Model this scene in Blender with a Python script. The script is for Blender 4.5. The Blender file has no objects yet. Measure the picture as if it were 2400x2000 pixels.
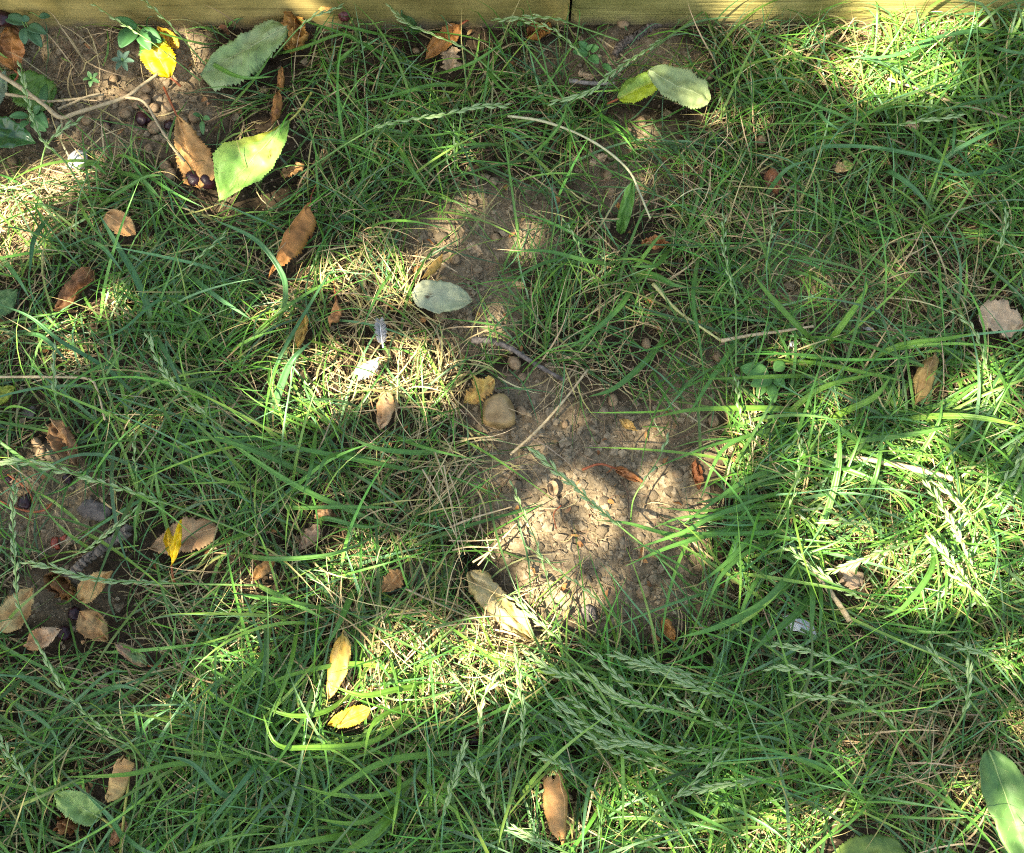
import bpy, math
import numpy as np
from mathutils import Vector, Matrix

# ------------------------------------------------------------------ camera, sky, sun, exposure
SC = bpy.context.scene
COL = SC.collection
RNG = np.random.default_rng(11)
PW, PH = 2400.0, 2000.0
TILT = math.radians(15.0)              # camera tips forward from straight down
HFOV = math.radians(50.0)
CDIST = 0.95
CAM = np.array([0.0, -CDIST * math.sin(TILT), CDIST * math.cos(TILT)])
cam_d = bpy.data.cameras.new("camera"); cam = bpy.data.objects.new("camera", cam_d); COL.objects.link(cam)
cam.location = CAM; cam.rotation_euler = (TILT, 0, 0)
cam_d.sensor_fit = 'HORIZONTAL'; cam_d.angle = HFOV; cam_d.clip_start = 0.01; cam_d.clip_end = 500
SC.camera = cam

SUN_AZ = math.atan2(-0.50, -0.42)      # compass-style: from +Y towards +X
SUN_EL = math.radians(56)
S = np.array([math.sin(SUN_AZ) * math.cos(SUN_EL), math.cos(SUN_AZ) * math.cos(SUN_EL), math.sin(SUN_EL)])
w = bpy.data.worlds.new("World"); SC.world = w; w.use_nodes = True
nt = w.node_tree; nt.nodes.clear()
sky = nt.nodes.new('ShaderNodeTexSky'); sky.sky_type = 'NISHITA'; sky.sun_disc = False
sky.sun_elevation = SUN_EL; sky.sun_rotation = SUN_AZ; sky.dust_density = 2.0; sky.air_density = 1.0
bg = nt.nodes.new('ShaderNodeBackground'); bg.inputs[1].default_value = 0.09
wo = nt.nodes.new('ShaderNodeOutputWorld')
nt.links.new(sky.outputs[0], bg.inputs[0]); nt.links.new(bg.outputs[0], wo.inputs[0])
sd = bpy.data.lights.new("sun", 'SUN'); sd.energy = 5.0; sd.angle = math.radians(0.53); sd.color = (1, 0.96, 0.90)
so = bpy.data.objects.new("sun", sd); COL.objects.link(so)
so.rotation_euler = Vector(S).to_track_quat('Z', 'Y').to_euler(); so.location = S * 6
vs = SC.view_settings; vs.view_transform = 'Standard'; vs.look = 'None'; vs.gamma = 1; vs.use_curve_mapping = False
vs.exposure = 2.75
try:
    vs.use_white_balance = True; vs.white_balance_temperature = 7800; vs.white_balance_tint = 10
except Exception:
    pass

SC.cycles.pixel_filter_type = 'BLACKMAN_HARRIS'; SC.cycles.filter_width = 1.1; SC.cycles.use_denoising = False

# ------------------------------------------------------------------ pixel <-> world helpers
_f = (PW / 2) / math.tan(HFOV / 2)
_R = np.array([[1, 0, 0], [0, math.cos(TILT), -math.sin(TILT)], [0, math.sin(TILT), math.cos(TILT)]])
def at(px, py, z=0.0):
    d = _R @ np.array([(px - PW / 2) / _f, -(py - PH / 2) / _f, -1.0])
    k = (z - CAM[2]) / d[2]
    return CAM + d * k
def pix(x, y, z=0.0):
    P = np.stack([np.asarray(x, float) - CAM[0], np.asarray(y, float) - CAM[1], np.zeros_like(np.asarray(x, float)) + z - CAM[2]], -1) @ _R
    return PW / 2 + _f * P[..., 0] / -P[..., 2], PH / 2 - _f * P[..., 1] / -P[..., 2]
def mpp(px, py): return float(np.linalg.norm(at(px + 50, py) - at(px - 50, py)) / 100)   # metres per pixel

# ------------------------------------------------------------------ noise
_T = np.random.default_rng(5).random((256, 256))
def vn(x, y, s=0):
    x = np.asarray(x, float) + 37.7 * s; y = np.asarray(y, float) + 91.3 * s
    xi = np.floor(x).astype(int); yi = np.floor(y).astype(int); fx = x - xi; fy = y - yi
    fx = fx * fx * (3 - 2 * fx); fy = fy * fy * (3 - 2 * fy)
    g = lambda a, b: _T[a & 255, b & 255]
    return (g(xi, yi) * (1 - fx) * (1 - fy) + g(xi + 1, yi) * fx * (1 - fy) + g(xi, yi + 1) * (1 - fx) * fy + g(xi + 1, yi + 1) * fx * fy) * 2 - 1
def ell(px, py, L):
    m = np.zeros_like(np.asarray(px, float))
    for e in L:
        cx, cy, rx, ry, s = e
        d = ((px - cx) / rx) ** 2 + ((py - cy) / ry) ** 2
        m = np.maximum(m, s * np.clip(1.35 - d * 0.75, 0, 1))
    return np.clip(m, 0, 1)
BARE = [(1380, 1180, 250, 240, 1), (1440, 1370, 230, 120, .72), (1255, 965, 150, 90, .8), (1580, 1040, 110, 100, .6),
        (1130, 720, 100, 100, .9), (1090, 550, 140, 80, .8), (1200, 470, 140, 60, .6), (1240, 560, 70, 60, .7),
        (270, 250, 230, 110, .85), (100, 420, 140, 90, .7), (120, 130, 150, 70, .7), (440, 140, 60, 60, .9), (40, 530, 100, 80, .7),
        (110, 1180, 150, 110, .75), (150, 1400, 130, 70, .55), (1450, 150, 180, 60, .6), (1440, 420, 140, 70, .5),
        (1870, 640, 130, 110, .6), (2040, 700, 150, 120, .45), (1680, 900, 130, 90, .5), (1150, 1490, 100, 60, .6), (1010, 1330, 70, 35, .7),
        (2130, 75, 120, 35, .9), (1500, 330, 120, 60, .4), (300, 860, 80, 50, .4), (240, 1690, 120, 60, .35)]
STRAW = [(850, 700, 230, 150, .75), (950, 900, 200, 90, .6), (1000, 1500, 260, 90, .8), (1020, 1150, 150, 120, .7), (2250, 1350, 150, 120, .5),
         (2050, 150, 200, 80, .6), (2220, 1750, 250, 150, .7), (1620, 470, 170, 90, .6), (430, 1600, 130, 90, .5), (60, 500, 120, 80, .9),
         (2150, 730, 170, 90, .6), (300, 300, 250, 150, .35), (1750, 1010, 100, 70, .5), (1300, 880, 120, 60, .5), (850, 1300, 150, 60, .45), (1880, 150, 200, 60, .6)]
TALL = [(1880, 1250, 260, 300, 1), (2250, 900, 220, 160, .9), (2280, 250, 200, 200, .8), (700, 1800, 600, 220, .9), (1600, 1750, 350, 220, .7), (450, 1100, 300, 200, .5), (2200, 1300, 250, 250, .8)]

# ------------------------------------------------------------------ mesh helpers
def mesh(name, V, quads=None, tris=None, col=None, smooth=True):
    V = np.asarray(V, np.float32).reshape(-1, 3)
    me = bpy.data.meshes.new(name)
    loops = []; tot = []
    if quads is not None and len(quads): q = np.asarray(quads, np.int32).reshape(-1, 4); loops.append(q.ravel()); tot.append(np.full(len(q), 4, np.int32))
    if tris is not None and len(tris): t = np.asarray(tris, np.int32).reshape(-1, 3); loops.append(t.ravel()); tot.append(np.full(len(t), 3, np.int32))
    lo = np.concatenate(loops); to = np.concatenate(tot)
    me.vertices.add(len(V)); me.vertices.foreach_set("co", V.ravel())
    me.loops.add(len(lo)); me.loops.foreach_set("vertex_index", lo)
    me.polygons.add(len(to)); me.polygons.foreach_set("loop_start", np.concatenate([[0], np.cumsum(to)[:-1]]).astype(np.int32))
    me.polygons.foreach_set("use_smooth", np.full(len(to), smooth))
    if col is not None:
        a = me.color_attributes.new("Col", 'FLOAT_COLOR', 'POINT')
        c = np.ones((len(V), 4), np.float32); c[:, :3] = np.asarray(col, np.float32).reshape(-1, 3)
        a.data.foreach_set("color", c.ravel())
    me.update(); me.validate()
    return me
def obj(name, me, mat, parent=None, loc=(0, 0, 0)):
    o = bpy.data.objects.new(name, me); COL.objects.link(o)
    if mat and me is not None and not me.materials: me.materials.append(mat)
    o.location = loc
    if parent: o.parent = parent
    return o
def tag(o, label=None, cat=None, group=None, kind=None):
    if label: o["label"] = label
    if cat: o["category"] = cat
    if group: o["group"] = group
    if kind: o["kind"] = kind
    return o
def thing(name, label, cat, loc, group=None):
    o = bpy.data.objects.new(name, None); COL.objects.link(o); o.location = loc; o.empty_display_size = .01
    return tag(o, label, cat, group)
def smooth_path(P, n):
    P = np.asarray(P, float)
    if len(P) == 2: return P[0] + (P[1] - P[0]) * np.linspace(0, 1, n)[:, None]
    Q = np.vstack([2 * P[0] - P[1], P, 2 * P[-1] - P[-2]])
    d = np.concatenate([[0], np.cumsum(np.linalg.norm(np.diff(P[:, :], axis=0), axis=1))]); u = np.linspace(0, d[-1], n)
    out = []
    for a in u:
        i = min(len(P) - 2, int(np.searchsorted(d, a, side='right') - 1)); t = (a - d[i]) / max(1e-9, d[i + 1] - d[i])
        p0, p1, p2, p3 = Q[i:i + 4]
        out.append(.5 * ((2 * p1) + (-p0 + p2) * t + (2 * p0 - 5 * p1 + 4 * p2 - p3) * t * t + (-p0 + 3 * p1 - 3 * p2 + p3) * t ** 3))
    return np.array(out)
def tube_vf(P, r, k=6, off=0):
    P = np.asarray(P, float); n = len(P); r = np.broadcast_to(np.asarray(r, float), (n,))
    T = np.gradient(P, axis=0); T /= np.linalg.norm(T, axis=1)[:, None] + 1e-12
    up = np.array([0.03, 0.02, 1.0]); A = np.cross(T, up); A /= np.linalg.norm(A, axis=1)[:, None] + 1e-9; B = np.cross(A, T)
    th = np.arange(k) * 2 * math.pi / k
    V = P[:, None, :] + r[:, None, None] * (A[:, None, :] * np.cos(th)[None, :, None] + B[:, None, :] * np.sin(th)[None, :, None])
    V = V.reshape(-1, 3); V = np.vstack([V, P[0], P[-1]])
    i = np.arange(n - 1)[:, None] * k; j = np.arange(k)[None, :]; j2 = (j + 1) % k
    Q = np.stack([i + j, i + j2, i + k + j2, i + k + j], -1).reshape(-1, 4) + off
    a = n * k; jj = np.arange(k); j2 = (jj + 1) % k
    Tt = np.vstack([np.stack([np.full(k, a), j2, jj], -1), np.stack([np.full(k, a + 1), (n - 1) * k + jj, (n - 1) * k + j2], -1)]) + off
    return V, Q, Tt
def tube(name, P, r, mat, parent=None, origin=None, k=6):
    V, Q, T = tube_vf(P, r, k)
    o0 = np.array(origin if origin is not None else P[0])
    return obj(name, mesh(name, V - o0, Q, T), mat, parent, (0, 0, 0) if parent else o0)

# ------------------------------------------------------------------ materials
def nmat(name):
    m = bpy.data.materials.new(name); m.use_nodes = True; n = m.node_tree; b = n.nodes["Principled BSDF"]; return m, n, b
def N(n, t, **kw):
    x = n.nodes.new(t)
    for k, v in kw.items():
        if k in x.inputs: x.inputs[k].default_value = v
        else: setattr(x, k, v)
    return x
def ramp(n, fac, stops):
    r = n.nodes.new('ShaderNodeValToRGB'); e = r.color_ramp.elements
    while len(e) < len(stops): e.new(.5)
    for i, (p, c) in enumerate(stops): e[i].position = p; e[i].color = (*c, 1)
    n.links.new(fac, r.inputs[0]); return r.outputs[0]
def bump(n, b, h, s, d):
    x = N(n, 'ShaderNodeBump', Strength=s, Distance=d); n.links.new(h, x.inputs['Height']); n.links.new(x.outputs[0], b.inputs['Normal'])
def attr_mat(name, rough, spec, trans, vary=.25, nscale=300, tint=(1, 1, 1), bstr=0):
    m, n, b = nmat(name)
    a = N(n, 'ShaderNodeAttribute', attribute_name="Col"); tc = N(n, 'ShaderNodeTexCoord')
    nz = N(n, 'ShaderNodeTexNoise', Scale=nscale, Detail=3.0); n.links.new(tc.outputs['Object'], nz.inputs['Vector'])
    mr = N(n, 'ShaderNodeMapRange'); mr.inputs[1].default_value = .25; mr.inputs[2].default_value = .75; mr.inputs[3].default_value = 1 - vary; mr.inputs[4].default_value = 1 + vary
    n.links.new(nz.outputs[0], mr.inputs[0])
    mx = N(n, 'ShaderNodeVectorMath', operation='SCALE'); n.links.new(a.outputs['Color'], mx.inputs[0]); n.links.new(mr.outputs[0], mx.inputs['Scale'])
    n.links.new(mx.outputs[0], b.inputs['Base Color']); b.inputs['Roughness'].default_value = rough; b.inputs['Specular IOR Level'].default_value = spec
    if bstr: bump(n, b, nz.outputs[0], bstr, .0006)
    if trans:
        t = N(n, 'ShaderNodeBsdfTranslucent'); v = N(n, 'ShaderNodeVectorMath', operation='MULTIPLY'); v.inputs[1].default_value = tint
        n.links.new(mx.outputs[0], v.inputs[0]); n.links.new(v.outputs[0], t.inputs[0])
        s = N(n, 'ShaderNodeMixShader'); s.inputs[0].default_value = trans
        n.links.new(b.outputs[0], s.inputs[1]); n.links.new(t.outputs[0], s.inputs[2])
        n.links.new(s.outputs[0], n.nodes["Material Output"].inputs[0])
    return m
M_GRASS = attr_mat("grass_green", .4, .42, .30, .18, 250, (1.25, 1.35, .7))
M_DRY = attr_mat("dry_straw", .65, .3, .18, .25, 300)
M_LEAF = attr_mat("fallen_leaf_fresh", .5, .35, .25, .16, 160, (1.2, 1.3, .6), .15)
M_GLOSS = attr_mat("leaf_glossy", .28, .5, .15, .15, 160, (1.2, 1.3, .6), .1)
M_BROWN = attr_mat("fallen_leaf_dry", .62, .3, .18, .32, 130, (1.2, .9, .5), .35)
M_BARK = attr_mat("bark", .85, .2, 0, .45, 420, bstr=.8)
def simple(name, c1, c2, rough=.6, spec=.3, scale=120, bs=.3, bd=.0006, detail=6):
    m, n, b = nmat(name); tc = N(n, 'ShaderNodeTexCoord'); nz = N(n, 'ShaderNodeTexNoise', Scale=scale, Detail=float(detail))
    n.links.new(tc.outputs['Object'], nz.inputs['Vector'])
    n.links.new(ramp(n, nz.outputs[0], [(.3, c1), (.7, c2)]), b.inputs['Base Color'])
    b.inputs['Roughness'].default_value = rough; b.inputs['Specular IOR Level'].default_value = spec
    if bs: bump(n, b, nz.outputs[0], bs, bd)
    return m
M_STONE = simple("cherry_stone_shell", (.15, .095, .05), (.38, .27, .15), .75, .2, 150, .5)
M_CHERRY = simple("dried_cherry_skin", (.010, .003, .004), (.036, .008, .012), .42, .4, 160, .6, .0012)
M_RED = simple("red_stalk", (.22, .05, .02), (.35, .11, .04), .6, .3, 400, .2)
M_PETG = simple("green_stalk", (.25, .27, .05), (.4, .36, .09), .5, .3, 400, .1)
M_STEM = simple("pale_dead_stem", (.26, .2, .11), (.42, .34, .2), .7, .25, 350, .4)
M_STRAWST = simple("straw_stem", (.30, .22, .11), (.50, .40, .23), .6, .3, 350, .2)
M_SEEDST = simple("seed_stalk", (.07, .16, .03), (.14, .25, .06), .45, .4, 300, .1)
M_SEED = simple("seed_scales", (.16, .26, .08), (.32, .41, .2), .5, .35, 500, .2)
M_WHITE = simple("white_litter", (.6, .62, .62), (.78, .78, .76), .5, .3, 200, .2)
M_CHALK = simple("chalk_pebble", (.3, .3, .29), (.62, .61, .57), .8, .2, 200, .6, .002)
M_FEATH = simple("grey_feather", (.15, .15, .145), (.33, .33, .31), .6, .2, 400, .1)
M_FLINT = simple("brown_flint", (.13, .075, .025), (.38, .26, .11), .45, .4, 70, .5, .002)
M_CLOD = simple("soil_lump", (.13, .098, .058), (.32, .255, .16), .95, .1, 260, .9, .0015)
M_WEED = attr_mat("weed_leaf", .5, .35, .2, .12, 200, (1.1, 1.3, .7))

def soil_mat():
    m, n, b = nmat("garden_soil"); tc = N(n, 'ShaderNodeTexCoord')
    n1 = N(n, 'ShaderNodeTexNoise', Scale=9.0, Detail=5.0); n2 = N(n, 'ShaderNodeTexNoise', Scale=160.0, Detail=8.0, Roughness=.7)
    vo = N(n, 'ShaderNodeTexVoronoi', Scale=240.0)
    for x in (n1, n2, vo): n.links.new(tc.outputs['Object'], x.inputs['Vector'])
    c1 = ramp(n, n2.outputs[0], [(.28, (.085, .066, .040)), (.5, (.205, .168, .11)), (.75, (.34, .288, .196))])
    mx = N(n, 'ShaderNodeMix', data_type='RGBA', blend_type='MULTIPLY'); mx.inputs[0].default_value = .6
    n.links.new(c1, mx.inputs[6]); n.links.new(ramp(n, n1.outputs[0], [(.3, (.65, .6, .57)), (.7, (1.15, 1.1, 1.0))]), mx.inputs[7])
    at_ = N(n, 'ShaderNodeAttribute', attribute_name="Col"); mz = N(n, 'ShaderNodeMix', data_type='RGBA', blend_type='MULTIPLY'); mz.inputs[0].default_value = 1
    n.links.new(mx.outputs[2], mz.inputs[6]); n.links.new(ramp(n, at_.outputs['Fac'], [(0, (.2, .18, .165)), (1, (1, .97, .92))]), mz.inputs[7])  # dark end: humus brown deepened with painted shade for the turf gaps
    n.links.new(mz.outputs[2], b.inputs['Base Color']); b.inputs['Roughness'].default_value = .95; b.inputs['Specular IOR Level'].default_value = .12
    ad = N(n, 'ShaderNodeMath', operation='ADD'); n.links.new(n2.outputs[0], ad.inputs[0]); n.links.new(vo.outputs[0], ad.inputs[1])
    bump(n, b, ad.outputs[0], .8, .002); return m
M_SOIL = soil_mat()
def wood_mat(name, c, gscale, bs):
    m, n, b = nmat(name); tc = N(n, 'ShaderNodeTexCoord'); mp = N(n, 'ShaderNodeMapping'); mp.inputs['Scale'].default_value = (1.6, 30, gscale)
    n.links.new(tc.outputs['Object'], mp.inputs[0])
    nz = N(n, 'ShaderNodeTexNoise', Scale=5.0, Detail=9.0, Roughness=.65, Distortion=.6); n.links.new(mp.outputs[0], nz.inputs['Vector'])
    n2 = N(n, 'ShaderNodeTexNoise', Scale=22.0, Detail=4.0); n.links.new(tc.outputs['Object'], n2.inputs['Vector'])
    d = tuple(x * .45 for x in c); l = tuple(min(1, x * 1.25) for x in c)
    mx = N(n, 'ShaderNodeMix', data_type='RGBA', blend_type='MULTIPLY'); mx.inputs[0].default_value = .75
    n.links.new(ramp(n, nz.outputs[0], [(.3, d), (.45, c), (.7, l)]), mx.inputs[6])
    n.links.new(ramp(n, n2.outputs[0], [(.35, (.45, .47, .38)), (.6, (1, 1, 1))]), mx.inputs[7])
    n3 = N(n, 'ShaderNodeTexNoise', Scale=6.0, Detail=5.0); n.links.new(tc.outputs['Object'], n3.inputs['Vector'])
    n4 = N(n, 'ShaderNodeTexNoise', Scale=70.0, Detail=6.0); n.links.new(tc.outputs['Object'], n4.inputs['Vector'])
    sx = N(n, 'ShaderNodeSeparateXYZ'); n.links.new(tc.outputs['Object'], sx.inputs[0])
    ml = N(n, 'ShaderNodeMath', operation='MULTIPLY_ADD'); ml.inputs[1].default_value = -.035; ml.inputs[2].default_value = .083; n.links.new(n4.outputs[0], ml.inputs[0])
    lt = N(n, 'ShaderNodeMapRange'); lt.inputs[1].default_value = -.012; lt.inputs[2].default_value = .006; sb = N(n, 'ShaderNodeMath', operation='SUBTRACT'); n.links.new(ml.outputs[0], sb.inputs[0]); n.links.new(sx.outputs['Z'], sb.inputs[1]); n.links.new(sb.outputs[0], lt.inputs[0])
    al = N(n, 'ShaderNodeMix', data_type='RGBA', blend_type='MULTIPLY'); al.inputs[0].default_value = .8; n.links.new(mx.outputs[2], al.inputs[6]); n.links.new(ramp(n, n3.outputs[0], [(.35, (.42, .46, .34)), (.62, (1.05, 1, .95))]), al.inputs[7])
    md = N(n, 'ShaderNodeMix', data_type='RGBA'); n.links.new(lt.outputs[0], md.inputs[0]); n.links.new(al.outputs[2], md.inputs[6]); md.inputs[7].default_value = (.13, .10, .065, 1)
    n.links.new(md.outputs[2], b.inputs['Base Color']); b.inputs['Roughness'].default_value = .8; b.inputs['Specular IOR Level'].default_value = .2
    bump(n, b, nz.outputs[0], bs, .003); return m

# ------------------------------------------------------------------ ground
BOARD_Y = float(at(1200, 66, .012)[1])
def worley(x, y, s=0):
    x = np.asarray(x, float) + 13.1 * s; y = np.asarray(y, float) + 7.7 * s; xi = np.floor(x).astype(int); yi = np.floor(y).astype(int); d = np.full(x.shape, 9.0)
    for i in (-1, 0, 1):
        for j in (-1, 0, 1):
            a = (xi + i) & 255; b = (yi + j) & 255; d = np.minimum(d, (xi + i + _T[a, b] - x) ** 2 + (yi + j + _T[b, (a + 91) & 255] - y) ** 2)
    return np.sqrt(d)
def cracks(x, y, s=0):
    x = np.asarray(x, float) + 13.1 * s; y = np.asarray(y, float) + 7.7 * s; xi = np.floor(x).astype(int); yi = np.floor(y).astype(int); d1 = np.full(x.shape, 9.0); d2 = np.full(x.shape, 9.0)
    for i in (-1, 0, 1):
        for j in (-1, 0, 1):
            a = (xi + i) & 255; b = (yi + j) & 255; d = np.sqrt((xi + i + _T[a, b] - x) ** 2 + (yi + j + _T[b, (a + 91) & 255] - y) ** 2); d2 = np.minimum(d2, np.maximum(d1, d)); d1 = np.minimum(d1, d)
    return np.exp(-((d2 - d1) / .10) ** 2)
HOLLOW = [tuple(at(px, py)[:2]) + (r, d) for px, py, r, d in [(1085, 1290, .028, .02), (1010, 1330, .028, .018), (1120, 1250, .02, .006), (1330, 1255, .012, .005), (1190, 1390, .016, .007)]]
def gz(x, y):
    z = .006 * vn(x * 6, y * 6, 1) + .0035 * vn(x * 22, y * 22, 2) + .0018 * vn(x * 75, y * 75, 3) + .0016 * np.maximum(0, vn(x * 190, y * 190, 4)) + .0006 * vn(x * 420, y * 420, 6) - .0026 * cracks(x * 62 + .3 * vn(x * 130, y * 130, 9), y * 62 + .3 * vn(x * 130, y * 130, 7), 1) * (.5 + .5 * vn(x * 9, y * 9, 5)) - .0022 * np.clip(worley(x * 150 + .4 * vn(x * 200, y * 200, 9), y * 150, 2), 0, 1) ** 2 * np.clip(.4 + 1.2 * vn(x * 14, y * 14, 3), 0, 1) + .001
    for hx, hy, hr, hd in HOLLOW: z = z - hd * np.exp(-((x - hx) ** 2 + (y - hy) ** 2) / hr ** 2)
    return z + .010 * np.clip(1 - (BOARD_Y - y) / .05, 0, 1) * (y < BOARD_Y + .2)
def build_ground():
    xs = np.concatenate([[-30, -8, -2.5], np.linspace(-1.05, 1.05, 800), [2.5, 8, 30]])
    ys = np.concatenate([[-30, -8, -2.5], np.linspace(-.95, .62, 600), [1.2, 3, 8, 30]])
    X, Y = np.meshgrid(xs, ys); Z = gz(X, Y)
    far = (np.abs(X) > 1.2) | (Y < -1) | (Y > .7); Z = np.where(far, 0, Z)
    V = np.stack([X, Y, Z], -1).reshape(-1, 3); nx, ny = len(xs), len(ys)
    i = np.arange(ny - 1)[:, None] * nx + np.arange(nx - 1)[None, :]
    Q = np.stack([i, i + 1, i + nx + 1, i + nx], -1).reshape(-1, 4)
    px, py = pix(V[:, 0], V[:, 1]); dry = np.clip(ell(px, py, BARE) * 1.5 - .15 + .35 * vn(V[:, 0] * 25, V[:, 1] * 25, 8), 0, 1); dry[far.ravel()] = 0  # turf-gap shade painted into soil colour, along with humus tone; bare patches stay pale
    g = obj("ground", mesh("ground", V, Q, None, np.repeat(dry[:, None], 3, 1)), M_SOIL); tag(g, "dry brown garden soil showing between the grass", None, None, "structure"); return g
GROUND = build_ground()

def ico(sub=1):
    import bmesh
    bm = bmesh.new(); bmesh.ops.create_icosphere(bm, subdivisions=sub, radius=1)
    V = np.array([v.co[:] for v in bm.verts]); F = np.array([[v.index for v in f.verts] for f in bm.faces]); bm.free(); return V, F
I1, I2, I3 = ico(1), ico(2), ico(3)
def lump(I, seed, amp=.25, sc=(1, 1, 1), fr=1.5):
    V, F = I; r = 1 + amp * (vn(V[:, 0] * fr + seed, V[:, 1] * fr + V[:, 2] * 1.7, seed % 13) + .5 * vn(V[:, 2] * fr * 2 + seed, V[:, 0] * 2 * fr - V[:, 1], seed % 7))
    return V * r[:, None] * np.array(sc), F

# ------------------------------------------------------------------ timber boards
def rough_box(name, x0, x1, y0, y1, z0, z1, mat, label, amp):
    # fine grid on the face towards the lawn so that edges and saw marks are uneven
    nx, nz = 260, 22
    X, Zz = np.meshgrid(np.linspace(x0, x1, nx), np.linspace(z0, z1, nz))
    e = np.minimum(np.minimum(X - x0, x1 - X), np.minimum(Zz - z0, z1 - Zz)); rd = np.clip(1 - e / .004, 0, 1) ** 2 * .004
    Yf = y0 + rd + amp * vn(X * 14, Zz * 330, 3) + amp * .7 * vn(X * 5, Zz * 120, 8)
    V = np.stack([X, Yf, Zz], -1).reshape(-1, 3); i = np.arange(nz - 1)[:, None] * nx + np.arange(nx - 1)[None, :]
    Q = np.stack([i, i + 1, i + nx + 1, i + nx], -1).reshape(-1, 4)
    b = len(V); V = np.vstack([V, [[x0, y1, z0], [x1, y1, z0], [x1, y1, z1], [x0, y1, z1]]])
    tr = []; 
    top = [(nz - 1) * nx + k for k in range(nx)]
    for k in range(nx - 1): tr.append([top[k], top[k + 1], b + 3 if k < nx // 2 else b + 2])
    tr.append([top[nx // 2], b + 2, b + 3])
    lf = [k * nx for k in range(nz)]; rt = [k * nx + nx - 1 for k in range(nz)]
    for k in range(nz - 1): tr.append([lf[k + 1], lf[k], b + (0 if k < nz // 2 else 3)]); tr.append([rt[k], rt[k + 1], b + (1 if k < nz // 2 else 2)])
    tr.append([lf[nz // 2], b, b + 3]); tr.append([rt[nz // 2], b + 2, b + 1]); Q = np.vstack([Q, [[b + 1, b, b + 3, b + 2]]])
    o0 = np.array([(x0 + x1) / 2, y0, z0])
    return tag(obj(name, mesh(name, V - o0, Q, tr), mat, None, o0), label, "timber board")
XJ = float(at(1334, 55, .01)[0])
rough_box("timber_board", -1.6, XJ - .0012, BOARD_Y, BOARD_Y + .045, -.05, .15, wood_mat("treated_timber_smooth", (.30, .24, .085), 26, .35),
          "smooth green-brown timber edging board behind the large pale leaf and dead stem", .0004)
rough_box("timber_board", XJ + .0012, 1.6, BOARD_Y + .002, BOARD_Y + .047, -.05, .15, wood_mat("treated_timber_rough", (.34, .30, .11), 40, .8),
          "rough-sawn yellow-green timber edging board with horizontal grain above the dense lawn", .0009)

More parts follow.
